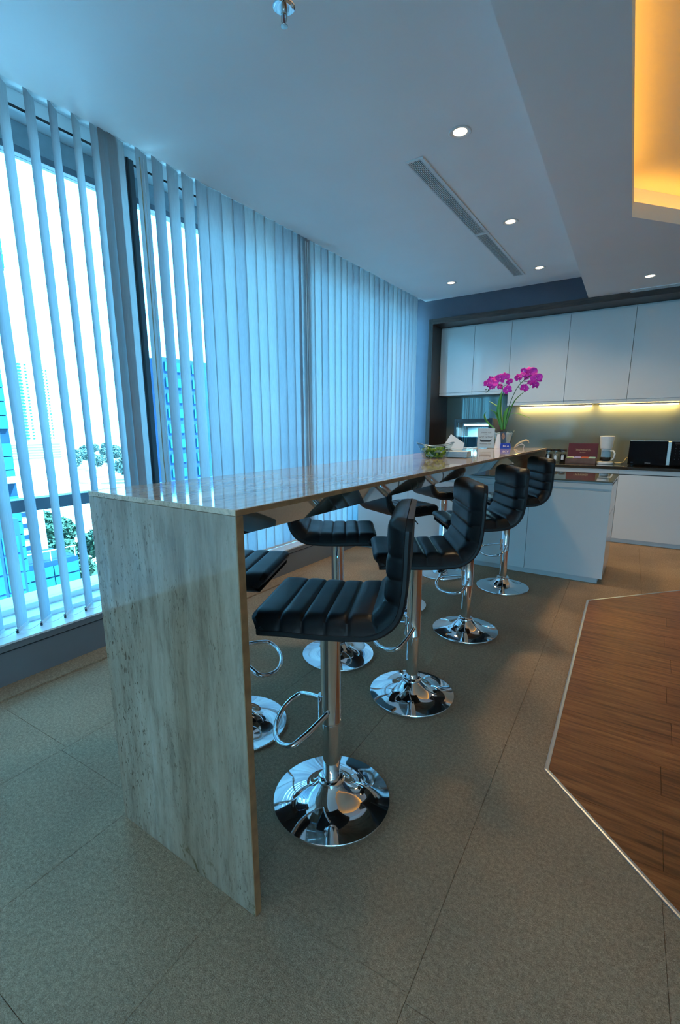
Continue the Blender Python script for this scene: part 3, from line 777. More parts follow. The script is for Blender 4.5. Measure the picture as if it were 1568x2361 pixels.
lp = lamp('tube_lamp_light', 'AREA', ((fx0+fx1)/2, fy0+.2, fz-.1), 16, (.55, .9, 1), shape='RECTANGLE', size=.3, size_y=.2); lp.parent = fg; lp.location = (0, .2, fz-.1)

# ---- worktop things
WZ = .8285
def canister(x, y, lb, fill):
    t = thing('canister', lb, 'jar', (x, y, WZ), 0, 'clip-top glass canisters on the black worktop')
    MB().lathe([(.034, 0), (.037, .004), (.037, .118), (.033, .126)], 24).build('glass_body', 'clear_glass', t)
    MB().lathe([(.033, .004), (.034, .006), (.034, .095)], 20).build('contents', fill, t)
    MB().lathe([(.036, .127), (.038, .129), (.038, .148), (.034, .154)], 24).build('lid', 'black_plastic', t)
    MB().tube([(.0385*math.cos(a), .0385*math.sin(a), .124) for a in [2*PI*k/20 for k in range(20)]], .002, 6, closed=True).tube([(.01, -.040, .07), (.0, -.043, .10), (.0, -.041, .135)], .0025, 6).tube([(-.01, -.040, .07), (.0, -.043, .10)], .0025, 6).build('wire_clip', 'steel', t)
    B(-.014, .014, -.0392, -.0375, .03, .085).build('label_sticker', 'white_paper', t)
for i, (x, y, lb, f_) in enumerate([(-1.145, 6.22, 'clip-top canister leftmost of the row, behind the bar end', 'jar_dark'), (-1.062, 6.20, 'clip-top canister second from the left in the row', 'jar_dark'),
                                    (-.980, 6.19, 'clip-top canister third from the left in the row', 'jar_tan'), (-.900, 6.18, 'clip-top canister nearest the tea box', 'jar_dark')]): canister(x, y, lb, f_)
tb = thing('tea_box', 'open maroon lined wooden tea box with rows of tea bags', 'box', (-.695, 6.10, WZ))
m_ = MB(); bw = .155
m_.box(-bw, bw, -.075, -.067, 0, .062).box(-bw, bw, .067, .075, 0, .062).box(-bw, -bw+.008, -.067, .067, 0, .062).box(bw-.008, bw, -.067, .067, 0, .062).box(-bw+.008, bw-.008, -.067, .067, 0, .006)
m_.build('tray', 'box_wood', tb, bevel=.001)
ld = B(-bw, bw, 0, .012, 0, .165).build('lid', 'maroon', tb); ld.location = (0, .078, .060); ld.rotation_euler = (math.radians(-10), 0, 0)
m_ = MB().box(-bw-.001, bw+.001, .001, .016, .165, .171).box(-bw-.003, -bw-.0002, .001, .016, 0, .165).box(bw+.0002, bw+.003, .001, .016, 0, .165); m_.build('lid_rim', 'box_wood', ld)
text('lettering', 'TWININGS', .032, 'gold_print', (0, -.0008, .088), (PI2, 0, 0), ld); text('lettering', 'OF LONDON', .010, 'gold_print', (0, -.0008, .062), (PI2, 0, 0), ld)
for k, (mt, x) in enumerate([('tea_cream', -.113), ('tea_lilac', -.038), ('tea_orange', .036), ('tea_mint', .111)]):
    t = thing('tea_bags', 'row of %s tea sachets in the tea box' % ['cream and green', 'lilac', 'orange', 'mint green'][k], 'tea', (-.695+x, 6.10, WZ+.0075), 0, 'tea sachet rows in the tea box')
    for q in range(6):
        o = B(-.031, .031, -.002, .002, 0, .062+.004*(q % 2)).build('sachet', mt if q != 0 or k != 0 else 'tea_green', t); o.location = (random.uniform(-.002, .002), -.058+q*.022, 0); o.rotation_euler = (math.radians(-8), 0, random.uniform(-.05, .05))
cm = thing('coffee_maker', 'white filter coffee maker with a glass jug', 'coffee maker', (-.452, 6.12, WZ), math.radians(0))
MB().lathe([(.082, 0), (.086, .004), (.084, .022), (.070, .030), (.02, .031)], 40).build('base', 'white_plastic', cm)
m_ = MB().box(-.05, .05, .045, .085, .02, .20); m_.build('column', 'white_plastic', cm, bevel=.008)
MB().lathe([(.055, .170), (.058, .172), (.066, .230), (.074, .300), (.076, .308), (.070, .313), (.02, .315)], 40).build('filter_housing', 'white_plastic', cm)
jug = MB().lathe([(.045, .033), (.056, .038), (.058, .075), (.056, .120), (.046, .148), (.045, .158)], 36, cap=False).build('jug', 'clear_glass', cm)
MB().lathe([(.043, .036), (.0535, .040), (.0555, .072), (.0555, .078)], 36).build('coffee', 'coffee_liquid', jug)
MB().lathe([(.046, .152), (.048, .154), (.047, .164), (.02, .166)], 36).build('jug_lid', 'white_plastic', jug)
MB().tube([(.045, -.03, .150), (.075, -.045, .150), (.092, -.055, .12), (.088, -.052, .07), (.062, -.035, .045)], [.008, .009, .009, .009, .008], 10).build('jug_handle', 'white_plastic', jug)
# loose cord
pts = []
for k in range(60):
    a = k*.55; pts.append((-.330+.024*math.cos(a)*(1+.25*math.sin(k*.21)), 6.17+.022*math.sin(a*1.1), WZ+.005+.012*abs(math.sin(k*.37))))
pts += [(-.275, 6.22, WZ+.02), (-.255, 6.30, WZ+.07), (-.245, 6.41, WZ+.06)]
tag(MB().tube(pts, .0032, 6).build('power_cord', 'cord_cream'), 'coiled cream power cord beside the coffee maker', 'cord')
mx0, mx1, my0 = -.228, .300, 6.0
mwv = thing('microwave', 'black microwave oven with a vertical steel handle', 'microwave', ((mx0+mx1)/2, my0, WZ)); L = ((mx0+mx1)/2, my0, WZ)
kp(B(mx0, mx1, my0+.022, 6.36, WZ+.012, 1.092), 'casing', 'black_plastic', mwv, L, bevel=.004)
dr = kp(B(mx0, .112, my0, my0+.02, WZ+.010, 1.090), 'door', 'black_gloss', mwv, L, bevel=.003)
cp = kp(B(.150, mx1, my0, my0+.02, WZ+.010, 1.090), 'control_panel', 'black_gloss', mwv, L, bevel=.003)
kp(B(.114, .148, my0-.016, my0+.018, WZ+.012, 1.088), 'handle', 'steel', mwv, L, bevel=.006)
kp(B(mx0, mx1, my0+.002, my0+.03, 1.0905, 1.096), 'top_trim', 'steel', mwv, L)
for x in (mx0+.03, mx1-.05):
    kp(B(x, x+.02, my0+.05, my0+.07, WZ+.0003, WZ+.012), 'foot', 'black_plastic', mwv, L); kp(B(x, x+.02, 6.3, 6.32, WZ+.0003, WZ+.012), 'foot', 'black_plastic', mwv, L)
text('lettering', 'SAMSUNG', .011, 'vent_white', (-.045, my0-.001, WZ+.032), (PI2, 0, 0), dr)
text('lettering', 'GRILL', .009, 'print_mid', (mx0+.04, my0-.001, WZ+.036), (PI2, 0, 0), dr)
for r in range(6):
    for c_ in range(3):
        text('key_mark', '%d' % ((r*3+c_+1) % 10), .009, 'print_mid', (.185+c_*.035, my0-.001, 1.05-r*.028), (PI2, 0, 0), cp)
B(.175, .280, my0-.001, my0, 1.062, 1.080).build('display', 'gap_dark', cp)

# ================================================================== ON THE BAR
TZ = H+.0006
bw_ = thing('candy_bowl', 'boat-shaped clear glass bowl of wrapped green sweets', 'bowl', (-1.015, 2.485, TZ), math.radians(35))
m_ = MB(); N = 48; vs = []; fs = []; rows = []
def bowl_pt(a, t):   # t 0 bottom .. 1 rim
    rx, ry = .070+.034*t**1.4, .045+.018*t; z = .006+t*(.062+.020*abs(math.cos(a))**2.2); return (rx*math.cos(a), ry*math.sin(a), z)
for t_ in (0, .02, .25, .5, .75, 1.0):
    for i in range(N): vs.append(bowl_pt(2*PI*i/N, t_) if t_ > 0 else (.06*math.cos(2*PI*i/N), .038*math.sin(2*PI*i/N), .004))
for k in range(5):
    for i in range(N): j = (i+1)%N; fs.append((k*N+i, k*N+j, (k+1)*N+j, (k+1)*N+i))
fs.append(tuple(range(N-1, -1, -1))); m_.add(vs, fs, True); m_.build('glass_bowl', 'clear_glass', bw_, solid=.003)
MB().tube([bowl_pt(2*PI*i/N, 1.0) for i in range(N)], .0022, 6, closed=True).build('rim', 'rim_glass', bw_)
rs = random.Random(5)
def sweet_mesh(): 
    return MB().tube([(-.017, 0, 0), (-.010, .0, 0), (-.008, 0, 0), (.008, 0, 0), (.010, 0, 0), (.017, 0, 0)], [.007, .0025, .0065, .0065, .0025, .007], 7)
sm_ = []
for mt in ('candy_green', 'candy_dark', 'candy_silver'):
    me = sweet_mesh().mesh('sweet'); me.materials.append(M[mt]); sm_.append(me)
cr_, sr_ = math.cos(math.radians(35)), math.sin(math.radians(35))
for k in range(84):
    a = rs.uniform(0, 2*PI); q = math.sqrt(rs.random())*.80; lay = k//20; z = .013+lay*.0118+rs.uniform(0, .003); e = .62+.09*lay
    lx, ly = .080*q*math.cos(a)*e*1.1, .052*q*math.sin(a)*e*1.05
    o = bpy.data.objects.new('sweet', sm_[rs.choice([0, 0, 0, 1, 1, 2])]); COL.objects.link(o)
    o.location = (-1.015+lx*cr_-ly*sr_, 2.485+lx*sr_+ly*cr_, TZ+z); o.rotation_euler = (rs.uniform(-.4, .4), rs.uniform(-.4, .4), rs.uniform(0, PI))
    tag(o, 'wrapped sweet piled in the boat-shaped glass bowl', 'sweet', 'wrapped sweets in the glass bowl')
# acrylic holder with folded napkins
ah = thing('napkin_holder', 'clear acrylic tray holding a stack of white napkins', 'holder', (-.922, 2.632, TZ), math.radians(8))
hw, hd, hz = .085, .075, .052
m_ = MB().box(-hw, hw, -hd, hd, 0, .003).box(-hw, -hw+.003, -hd, hd, .003, hz).box(hw-.003, hw, -hd, hd, .003, hz).box(-hw, hw, -hd, -hd+.003, .003, hz).box(-hw, hw, hd-.003, hd, .003, hz)
m_.build('tray', 'clear_acrylic', ah)
m_ = MB()
for z_ in (hz,): m_.tube([(-hw, -hd, z_), (hw, -hd, z_), (hw, hd, z_), (-hw, hd, z_)], .0022, 5, closed=True)
for sx in (-1, 1):
    for sy in (-1, 1): m_.tube([(sx*hw, sy*hd, 0), (sx*hw, sy*hd, hz)], .0022, 5)
m_.build('rim', 'vent_white', ah)
for k in range(7):
    z = TZ+.0042+k*.0045; t = B(-.062, .062, -.062, .062, 0, .0035).build('napkin', 'white_paper'); t.location = (-.932, 2.630, z); t.rotation_euler = (0, 0, math.radians(8)+rs.uniform(-.06, .06))
    tag(t, 'folded white napkin stacked in the acrylic tray', 'napkin', 'stacked white napkins')
lf = MB().add([(-.055, -.01, 0), (.06, -.01, 0), (.05, .012, .075), (-.045, .014, .085), (-.055, -.006, 0), (.06, -.006, 0), (.05, .016, .075), (-.045, .018, .085)], [(0,1,2,3), (7,6,5,4), (0,4,5,1), (1,5,6,2), (2,6,7,3), (3,7,4,0)]).build('napkin', 'white_paper')
lf.location = (-.982, 2.655, TZ+.038); lf.rotation_euler = (math.radians(-12), math.radians(28), math.radians(30)); tag(lf, 'loose white napkin sticking up out of the acrylic tray', 'napkin')
# notice
ns = thing('notice_stand', 'small white THANK YOU FOR NOT EATING notice in a clear stand', 'sign', (-1.147, 3.868, TZ), math.radians(16))
B(-.066, .066, -.002, .002, .003, .158).build('paper', 'white_paper', ns)
B(-.069, .069, -.0045, -.0025, 0, .162).build('front_sheet', 'clear_acrylic', ns); B(-.069, .069, .0025, .0045, 0, .162).build('back_sheet', 'clear_acrylic', ns); B(-.069, .069, -.03, .03, 0, .003).build('foot', 'clear_acrylic', ns)
def nl(b_, s_, z, mt='print_dark'): text('lettering', b_, s_, mt, (0, -.0024, z), (PI2, 0, 0), ns)
nl('v', .012, .144, 'print_mid'); nl('THANK YOU', .0135, .124); nl('-- FOR --', .010, .108, 'print_mid'); nl('NOT EATING', .018, .087)
MB().add([(-.047, -.0028, .072), (-.036, -.0028, .070), (-.036, -.0028, .066), (.036, -.0028, .066), (.036, -.0028, .070), (.047, -.0028, .072), (.042, -.0028, .062), (.047, -.0028, .053), (.034, -.0028, .053), (.034, -.0028, .050), (-.034, -.0028, .050), (-.034, -.0028, .053), (-.047, -.0028, .053), (-.042, -.0028, .062)],
         [(0, 13, 12, 11, 10, 3, 2, 1), (10, 9, 4, 3), (9, 8, 7, 6, 5, 4)]).build('ribbon_print', 'print_dark', ns)
nl('WORKING DESK', .012, .034); nl('--------', .006, .014, 'print_mid')
# tent card
tc_ = thing('tent_card', 'folded white tent card between the notice and the blue leaflet holder', 'card', (-1.052, 3.892, TZ), math.radians(20))
MB().add([(-.032, -.03, 0), (.032, -.03, 0), (.018, 0, .112), (-.012, 0, .112)], [(0,1,2,3)]).build('front_leaf', 'white_paper', tc_, solid=.0012)
MB().add([(-.032, .03, 0), (.032, .03, 0), (.018, .002, .112), (-.012, .002, .112)], [(3,2,1,0)]).build('back_leaf', 'white_paper', tc_, solid=.0012)
# leaflet holder
lh = thing('leaflet_holder', 'blue plastic leaflet holder lettered BCA', 'holder', (-.992, 3.868, TZ), math.radians(18))
m_ = MB().add([(-.038, -.030, 0), (.044, -.030, 0), (.044, .022, 0), (-.038, .022, 0), (-.034, -.012, .042), (.038, -.012, .042), (.038, .022, .042), (-.034, .022, .042)], [(0,3,2,1), (4,5,6,7), (0,1,5,4), (1,2,6,5), (2,3,7,6), (3,0,4,7)])
m_.build('pocket', 'blue_acrylic', lh, bevel=.002)
text('lettering', 'BCA', .024, 'white_paper', (.006, -.0235, .020), (PI2-.40, 0, 0), lh)
lfm = thing('leaflet', 'dark leaflet with a portrait standing in the blue holder', 'leaflet', (-1.008, 3.880, TZ+.043), math.radians(16))
o = B(-.022, .022, -.0012, .0012, 0, .088).build('sheet', 'card_dark', lfm); o.rotation_euler = (math.radians(-6), math.radians(-5), 0)
MB().lathe([(.003, 0), (.012, .010), (.013, .025), (.007, .042), (.003, .048)], 12).build('portrait_print', 'card_face', o).scale = (1, .12, 1); o.children[0].location = (.0, -.0016, .030)
# napkin twist by the pot
nk = thing('paper_twist', 'crumpled cream paper napkin propped beside the orchid pot', 'napkin', (-.895, 3.985, TZ), math.radians(15))
MB().strip([(-.050, 0, .002), (-.036, 0, .022), (-.015, 0, .038), (.012, 0, .052), (.036, 0, .060), (.050, 0, .054), (.054, 0, .044)], [.010, .016, .020, .022, .022, .018, .012], (0, 1, .15), .35).build('top_fold', 'cream_paper', nk, solid=.003)
MB().strip([(-.044, 0, .004), (-.020, 0, .020), (.004, 0, .030), (.020, 0, .022), (.016, 0, 0)], [.012, .018, .020, .018, .014], (.1, 1, 0), .3).build('under_fold', 'white_paper', nk, solid=.002)

# ---- orchid
OX, OY = -1.045, 4.0
pot = thing('orchid_pot', 'tapering clear glass pot with white stone chips holding the orchid', 'pot', (OX, OY, TZ))
MB().lathe([(.048, 0), (.052, .004), (.062, .045), (.074, .10), (.082, .136)], 4*9, cap=False).build('glass_pot', 'clear_glass', pot, solid=.003)
MB().lathe([(.045, .001), (.05, .004)], 30).build('pot_foot', 'clear_glass', pot)
m_ = MB(); rs = random.Random(8)
for k in range(240):
    t_ = rs.random(); R = (.050+.026*t_)*.93*(rs.random()**.3 if t_ < .93 else math.sqrt(rs.random())); a = rs.uniform(0, 2*PI); z = .008+t_*.118
    c_ = Vector((R*math.cos(a), R*math.sin(a), z)); s_ = rs.uniform(.005, .009)
    vs = [c_+Vector((rs.uniform(-1, 1), rs.uniform(-1, 1), rs.uniform(-1, 1))).normalized()*s_ for _ in range(5)]
    m_.add(vs, [(0,1,2), (0,2,3), (0,3,1), (1,3,4), (2,3,4), (1,2,4)])
MB().lathe([(.044, .004), (.055, .045), (.066, .10), (.072, .120), (.02, .124)], 30).build('filling', 'stone_chips', pot)
tag(m_.build('stone_chips', 'stone_chips', pot), kind='stuff')
orc = thing('orchid', 'magenta orchid plant in a glass pot on the far end of the bar', 'plant', (OX, OY, TZ+.125))
ZB = TZ+.125
STEMS = [[(-1.047, 1.224), (-1.054, 1.371), (-1.062, 1.482), (-1.071, 1.534), (-1.079, 1.564), (-1.097, 1.583), (-1.131, 1.581), (-1.168, 1.564), (-1.185, 1.539), (-1.209, 1.525)], [(-1.037, 1.224), (-1.033, 1.295), (-1.015, 1.407), (-0.991, 1.487), (-0.963, 1.551), (-0.927, 1.595), (-0.893, 1.626), (-0.863, 1.641)], [(-1.079, 1.564), (-1.055, 1.573), (-1.044, 1.591)], [(-0.956, 1.554), (-0.937, 1.548), (-0.92, 1.552)], [(-0.949, 1.611), (-0.942, 1.593), (-0.935, 1.585)], [(-0.916, 1.598), (-0.895, 1.594), (-0.877, 1.593)]]
LEAVES = [[(-1.058, 1.224), (-1.088, 1.334), (-1.09, 1.427), (-1.073, 1.534)], [(-1.053, 1.224), (-1.074, 1.352), (-1.083, 1.461)], [(-1.047, 1.228), (-1.043, 1.333), (-1.02, 1.411)], [(-1.071, 1.247), (-1.095, 1.323), (-1.117, 1.368), (-1.16, 1.386)], [(-1.064, 1.258), (-1.092, 1.39), (-1.128, 1.425), (-1.188, 1.457)], [(-1.105, 1.224), (-1.173, 1.286), (-1.196, 1.339), (-1.18, 1.369)], [(-1.036, 1.228), (-1.024, 1.325), (-0.981, 1.352), (-0.93, 1.344), (-0.852, 1.312)], [(-1.032, 1.232), (-1.01, 1.34), (-0.992, 1.406), (-0.964, 1.464), (-0.907, 1.519), (-0.857, 1.556)]]
LW = [.018, .015, .018, .012, .011, .013, .008, .013]
FL = [(-1.196, 1.592, .028), (-1.171, 1.624, .023), (-1.15, 1.593, .038), (-1.133, 1.625, .023), (-1.096, 1.627, .034), (-1.064, 1.639, .032), (-1.028, 1.601, .024), (-1.099, 1.565, .023), (-1.027, 1.536, .032), (-.963, 1.63, .026), (-.926, 1.642, .023), (-.922, 1.677, .023), (-.878, 1.653, .049), (-.823, 1.614, .038), (-.826, 1.565, .028), (-.866, 1.582, .019), (-.901, 1.544, .028), (-1.16, 1.56, .017)]
def dense(pts, n=4):
    out = []
    P3 = [Vector(p) for p in pts]
    for i in range(len(P3)-1):
        p0, p1, p2, p3 = P3[max(0, i-1)], P3[i], P3[i+1], P3[min(len(P3)-1, i+2)]
        for k in range(n):
            t_ = k/n; out.append(.5*((2*p1)+(-p0+p2)*t_+(2*p0-5*p1+4*p2-p3)*t_**2+(-p0+3*p1-3*p2+p3)*t_**3))
    out.append(P3[-1]); return out
rs = random.Random(12)
for i, s_ in enumerate(STEMS):
    dy = [.0, .01, -.01, .015, .0, .01][i]
    p = dense([(x-OX, dy*k/len(s_), z-ZB) for k, (x, z) in enumerate(s_)]); MB().tube(p, .0026 if i < 2 else .0017, 6).build('stem', 'stem_green', orc)
for i, s_ in enumerate(LEAVES):
    dy = [-.02, .02, .03, -.04, .03, -.05, .04, .02][i]
    p = dense([(x-OX, dy*(k/(len(s_)-1)), z-ZB) for k, (x, z) in enumerate(s_)], 5); n = len(p)
    wd = [LW[i]*(.45+.55*math.sin(min(1, k/(n*.45))*PI/2))*(1-(max(0, (k/(n-1)-.45)/.55))**2.2)+.0006 for k in range(n)]
    MB().strip(p, wd, (math.cos(.5+i), math.sin(.5+i)*.35, .25) if i in (0, 1, 2) else (.25, 1 if i != 7 else .6, .3), .28).build('leaf', 'leaf_green', orc, solid=.0012)
def petal(L_, w_, ang, lift):
    """petal ribbon in the local xz plane facing -y"""
    vs = []; fs = []; n = 6
    for i in range(n+1):
        t_ = i/n; ww = w_*math.sin(PI*min(1, (t_*.86+.10)))**.7; 
        for q in (-1, -.5, 0, .5, 1):
            x, z = ww*q, L_*t_; y = -lift*t_*t_*L_-.20*(q*q)*ww+.04*w_
            vs.append((x*math.cos(ang)+z*math.sin(ang), y, -x*math.sin(ang)+z*math.cos(ang)))
    for i in range(n):
        for k in range(4): a = i*5+k; fs.append((a, a+1, a+6, a+5))
    return vs, fs
for (x, z, r) in FL:
    r *= 1.22
    m_ = MB()
    for L_, w_, a, lf_ in ((1.0, .36, 0, -.1), (.95, .34, 2.25, -.2), (.95, .34, -2.25, -.2), (1.02, .62, 1.25, .12), (1.02, .62, -1.25, .12)):
        m_.add(*petal(r*L_, r*w_, a+rs.uniform(-.12, .12), lf_), True)
    o = m_.build('flower', 'petal_magenta', orc, solid=.0008)
    o.location = (x-OX, rs.uniform(-.03, .025), z-ZB); o.rotation_euler = (rs.uniform(-.35, .45), rs.uniform(-.5, .5), rs.uniform(-.7, .9) if r < .045 else .25)
    MB().lathe([(.001, -.0), (.0045, .002), (.0035, .010), (.001, .013)], 8).build('flower_centre', 'petal_core', o).rotation_euler = (PI2, 0, 0)
for (x, z) in ((-1.196, 1.572), (-1.178, 1.575), (-1.206, 1.548), (-1.186, 1.543)):
    o = MB().lathe([(.001, -.006), (.004, -.002), (.0045, .002), (.001, .007)], 8).build('bud', 'stem_green', orc); o.location = (x-OX, -.01, z-ZB)

# ================================================================== CEILING FITTINGS
dl = [(-1.048, 2.747, ZC, 'round downlight nearest the camera in the main ceiling'), (-1.112, 4.05, ZC, 'second downlight along the main ceiling, right of the air grille'),
      (-1.145, 5.309, ZC, 'downlight in front of the dark bulkhead, right of the air grille'), (-2.048, 5.288, ZC, 'downlight left of the air grille, toward the blinds'),
      (-.203, 5.339, ZL, 'downlight in the lowered ceiling at the far right'), (-1.0, 1.42, ZC, 'downlight overhead outside the picture'), (-.98, .1, ZC, 'downlight behind the camera over the bar line'),
      (-1.0, -1.2, ZC, 'rear downlight over the carpet'), (.9, 5.50, ZL, 'downlight in the lowered ceiling by the right cabinets'), (4.2, 4.6, ZL, 'downlight in the lowered ceiling near the right wall'), (4.2, 1.5, ZL, 'downlight beside the right wall'), (1.2, -2.0, ZL, 'downlight behind the camera in the lowered ceiling'), (3.2, -2.0, ZL, 'downlight in the rear right of the lowered ceiling')]
for i, (x, y, z, lb) in enumerate(dl):
    t = thing('ceiling_downlight', lb, 'downlight', (x, y, z), 0, 'round warm ceiling downlights')
    MB().lathe([(.058, -.0005), (.060, -.003), (.056, -.006), (.047, -.0055), (.037, -.0012)], 36, cap=False).build('trim_ring', 'vent_white', t)
    MB().lathe([(.001, -.0022), (.036, -.0018)], 30, cap=False).build('lens', 'downlight_glow', t)
    l_ = lamp('downlight_beam', 'SPOT', (0, 0, -.012), (80 if i < 3 else 40) if i < 5 else 10, (1, .70, .36), t, spot_size=math.radians(125), spot_blend=1.0, shadow_soft_size=.10)
for x, lb in ((1.6, 'added warm fill panel behind the camera, nearer the windows'), (3.4, 'added warm fill panel behind the camera, nearer the right wall')):  # unseen warm panels added to light the cabinet fronts, end panel and floor
    t = thing('rear_fill_panel', lb, 'light', (x, -4.2, ZL), 0, 'warm fill panels added at the rear of the room')
    MB().box(-.62, .62, -.32, .32, -.008, -.0005).build('fill_panel_frame', 'vent_white', t)
    MB().box(-.59, .59, -.29, .29, -.0105, -.0085).build('fill_panel_face', 'fill_panel_glow', t)
# air grilles
def grille(x0, x1, y0, y1, z, lb, n=8, along='y'):
    t = thing('air_grille', lb, 'vent', ((x0+x1)/2, (y0+y1)/2, z), 0, 'slotted ceiling air grilles'); L = ((x0+x1)/2, (y0+y1)/2, z)
    fw = .016
    m_ = MB().box(x0, x0+fw*.7, y0, y1, z-.008, z).box(x1-fw*1.4, x1, y0, y1, z-.008, z).box(x0+fw*.7, x1-fw*1.4, y0, y0+fw, z-.008, z).box(x0+fw*.7, x1-fw*1.4, y1-fw, y1, z-.008, z)
    kp(m_, 'frame', 'vent_white', t, L, bevel=.001)
    kp(B(x0+fw*.7, x1-fw*1.4, y0+fw, y1-fw, z-.0012, z), 'backing', 'gap_dark', t, L)
    if along == 'y':
        a, c = x0+fw*.7, x1-fw*1.4
        for k in range(n): xx = a+(c-a)*(k+.5)/n; kp(B(xx-.0018, xx+.0018, y0+fw, y1-fw, z-.007, z-.0014), 'slat', 'vent_white', t, L)
    else:
        a, c = y0+fw, y1-fw
        for k in range(n): yy_ = a+(c-a)*(k+.5)/n; kp(B(x0+fw*.7, x1-fw*1.4, yy_-.002, yy_+.002, z-.007, z-.0014), 'slat', 'vent_white', t, L)
grille(-1.420, -1.306, 2.845, 4.140, ZC, 'long slotted air grille in the main ceiling, section nearer the camera')
grille(-1.420, -1.306, 4.150, 5.433, ZC, 'long slotted air grille in the main ceiling, section nearer the kitchen')
grille(-.375, 1.0, 5.745, 5.855, ZL, 'slotted air grille in the lowered ceiling against the kitchen frame', 5, 'x')
# sprinkler
spk = thing('fire_sprinkler', 'small chrome fire sprinkler hanging from the ceiling', 'sprinkler', (-1.335, 1.640, ZC))
MB().lathe([(.020, -.004), (.036, -.003), (.042, -.0002)], 36, cap=True).build('escutcheon', 'chrome', spk)
MB().lathe([(.010, -.028), (.012, -.026), (.012, -.004)], 16).build('body', 'steel', spk)
for s_ in (-1, 1): MB().tube([(s_*.011, 0, -.026), (s_*.012, 0, -.042), (s_*.003, 0, -.058)], .0022, 8).build('arm', 'steel', spk)
MB().lathe([(.0022, -.056), (.0026, -.040), (.0022, -.027)], 8).build('glass_bulb', 'maroon', spk)
MB().lathe([(.001, -.0635), (.013, -.062), (.014, -.060), (.004, -.057)], 20).build('deflector', 'steel', spk)

# ================================================================== OUTSIDE
struct(B(-1500, 400, -900, 1500, -31, -30).build('ground_outside', 'far_roof'))
# near glass office tower
tw = thing('office_tower', 'blue glass office tower at the left edge of the window view', 'building', (-50, 0, -30))
L = (-50, 0, -30)
kp(B(-60, -40.4, -2, 15.9, -30, 6.2), 'lower_block', 'far_dark', tw, L); kp(B(-60, -40.4, -2, 17.1, 12.4, 30), 'upper_block', 'far_dark', tw, L); kp(B(-60, -44, -2, 12, 6.2, 12.4), 'core', 'far_dark', tw, L)
pm_ = B(-.12, .12, -.60, .60, -.46, .46).mesh('facade_panel'); pm_.materials.append(M['far_glass'])
for j in range(3):
    for k in range(22):
        z = 5.7-k*1.0
        if k in (5, 9): continue
        o = bpy.data.objects.new('facade_panel', pm_); COL.objects.link(o); o.parent = tw; o.location = (-40.3+50, 15.25-j*1.25, z+30)
    for k in range(4):
        o = bpy.data.objects.new('facade_panel', pm_); COL.objects.link(o); o.parent = tw; o.location = (-40.3+50, 16.45-j*1.25, 13.0+k*1.0+30)
kp(B(-40.4, -39.6, -2, 15.9, -2.75, -2.30), 'ledge', 'far_white', tw, L)
# projecting purple-blue wing below
wg = thing('blue_wing', 'blue-walled lower wing beside the office tower', 'building', (-36, 13, -30)); L = (-36, 13, -30)
kp(B(-39.5, -33.5, 4, 13.0, -30, -4.4), 'wall', 'far_blue_wall', wg, L)
for j in range(3):
    for k in range(6):
        kp(B(-33.6, -33.45, 11.9-j*1.15, 12.9-j*1.15-.06, -6.6-k*1.25, -5.5-k*1.25), 'window', 'far_glass', wg, L)
# distant apartment towers
for nm, x, y0, y1, zt, lb in (('apartment_tower', -262, 106.5, 115.5, 34, 'pale apartment tower, left of the two on the horizon'), ('apartment_tower', -266, 120, 126.5, 33, 'pale apartment tower, right of the two on the horizon')):
    t = thing(nm, lb, 'building', (x, (y0+y1)/2, -30), 0, 'pale apartment towers on the horizon')
    kp(B(x-10, x, y0, y1, -30, zt), 'wall', 'far_white', t, (x, (y0+y1)/2, -30))
    m_ = MB(); zz = -4
    while zz < zt-2:
        m_.box(x, x+.8, y0+.25*(y1-y0), y0+.62*(y1-y0), zz, zz+.75); 
        for q in (.06, .8): m_.box(x, x+.3, y0+q*(y1-y0), y0+(q+.1)*(y1-y0), zz, zz+.6)
        zz += 1.55
    tag(kp(m_, 'balcony_bands', 'far_glass', t, (x, (y0+y1)/2, -30)), kind='stuff')
t = thing('parking_podium', 'long white podium with dark horizontal bands below the towers', 'building', (-245, 103, -30)); L = (-245, 103, -30)
kp(B(-255, -245, 92, 124, -30, -5), 'wall', 'far_white', t, L)
for k in range(6): kp(B(-245, -244.7, 93, 118, -6.6-k*1.25, -6.0-k*1.25), 'opening_band', 'far_band', t, L)
# white building with strip windows
t = thing('white_office', 'low white office block with dark strip windows', 'building', (-50, 18, -30)); L = (-50, 18, -30)
kp(B(-56, -47, 15.95, 20.4, -30, -5.2), 'wall', 'far_white', t, L)
for k in range(6): kp(B(-47.0, -46.9, 16.1, 19.8, -6.6-k*1.05, -6.2-k*1.05), 'strip_window', 'far_dark', t, L)
t = thing('glass_annex', 'low green glass annex with a roof terrace rail', 'building', (-42, 17, -30)); L = (-42, 17, -30)
kp(B(-46, -41.2, 15.95, 20.2, -30, -9.7), 'wall', 'far_dark', t, L)
for j in range(4):
    for k in range(6): kp(B(-41.2, -41.1, 16.0+j*1.05, 16.97+j*1.05, -11.0-k*1.0, -10.15-k*1.0), 'window', 'far_glass', t, L)
for j in range(5): kp(B(-41.4, -41.3, 16+j*1.0, 16.06+j*1.0, -9.7, -8.8), 'rail_post', 'far_white', t, L)
kp(B(-41.4, -41.3, 15.95, 20.2, -8.85, -8.78), 'rail', 'far_white', t, L)
# blue block seen between the middle vanes
t = thing('blue_block', 'blue office block seen between the vanes right of the mullion', 'building', (-64, 49, -30)); L = (-64, 49, -30)
kp(B(-70, -60, 44, 54, -30, 11.2), 'wall', 'far_blue_wall', t, L)
for j in range(4):
    for k in range(9): kp(B(-60, -59.8, 44.6+j*1.6, 45.8+j*1.6, 9.3-k*2.2, 10.6-k*2.2), 'window', 'far_glass', t, L)
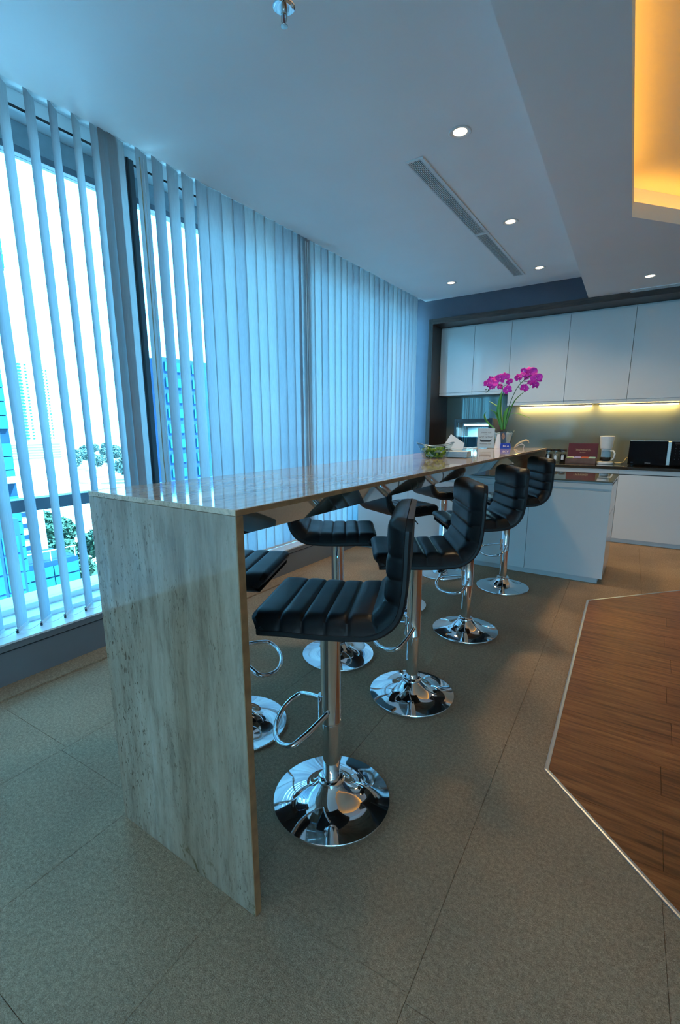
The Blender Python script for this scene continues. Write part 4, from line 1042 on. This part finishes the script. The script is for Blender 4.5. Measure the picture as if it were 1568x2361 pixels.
# houses, trees
rs = random.Random(21); placed = []
side_words = ['left', 'middle', 'right']
for k in range(14):
    D_ = rs.uniform(150, 420); ang = rs.uniform(.36, .62); x, y = -D_, D_*math.tan(ang)*.98
    if -285 < x < -225 and 80 < y < 140: continue
    placed.append((x, y, 9)); sx, sy, sz = rs.uniform(6, 14), rs.uniform(6, 14), rs.uniform(3, 6)
    t = thing('house', 'small pale-roofed house in the hazy town below the window', 'house', (x, y, -30), rs.uniform(0, 1.5), 'houses in the town below')
    B(-sx/2, sx/2, -sy/2, sy/2, 0, sz).build('wall', 'far_white', t)
    MB().add([(-sx/2-.5, -sy/2-.5, sz), (sx/2+.5, -sy/2-.5, sz), (sx/2+.5, sy/2+.5, sz), (-sx/2-.5, sy/2+.5, sz), (-sx/2, 0, sz+2.2), (sx/2, 0, sz+2.2)], [(0,1,5,4), (2,3,4,5), (0,4,3), (1,2,5), (3,2,1,0)]).build('roof', 'far_roof', t)
def tree_parts():
    m_ = MB(); r_ = random.Random(4)
    for k in range(900):
        a = r_.uniform(0, 2*PI); q = r_.uniform(-1, 1); R = (.75+.25*r_.random()); c_ = Vector((math.sqrt(1-q*q)*math.cos(a)*R, math.sqrt(1-q*q)*math.sin(a)*R, q*R*.85+1.6))
        d1 = Vector((r_.uniform(-1, 1), r_.uniform(-1, 1), r_.uniform(-1, 1))).normalized()*.13; d2 = d1.cross(Vector((r_.uniform(-1, 1), r_.uniform(-1, 1), 1))).normalized()*.10
        m_.add([c_-d1, c_+d2, c_+d1, c_-d2], [(0,1,2,3)])
    m_.lathe([(.2, -.6), (.62, -.3), (.74, .1), (.6, .45), (.2, .68)], 9, (0, 0, 1.6))
    cr = m_.mesh('crown'); cr.materials.append(M['far_leaf'])
    tk = MB().tube([(0, 0, 0), (.03, .02, .6), (0, 0, 1.3)], [.09, .07, .04], 6).mesh('trunk'); tk.materials.append(M['far_trunk'])
    return cr, tk
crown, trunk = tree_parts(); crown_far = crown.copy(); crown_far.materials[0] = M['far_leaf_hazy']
for k in range(150):
    if k < 120: D_ = rs.uniform(250, 560); ang = rs.uniform(.33, .66)
    else: D_ = rs.uniform(88, 150); ang = rs.uniform(.40, .56)
    x, y = -D_, D_*math.tan(ang); near = k >= 120; s_ = rs.uniform(3.0, 5.0) if near else rs.uniform(4, 7)
    if any(math.hypot(x-a, y-c_) < (s_+q)*1.05 for a, c_, q in placed) or (-285 < x < -225 and 80 < y < 140): continue
    placed.append((x, y, s_))
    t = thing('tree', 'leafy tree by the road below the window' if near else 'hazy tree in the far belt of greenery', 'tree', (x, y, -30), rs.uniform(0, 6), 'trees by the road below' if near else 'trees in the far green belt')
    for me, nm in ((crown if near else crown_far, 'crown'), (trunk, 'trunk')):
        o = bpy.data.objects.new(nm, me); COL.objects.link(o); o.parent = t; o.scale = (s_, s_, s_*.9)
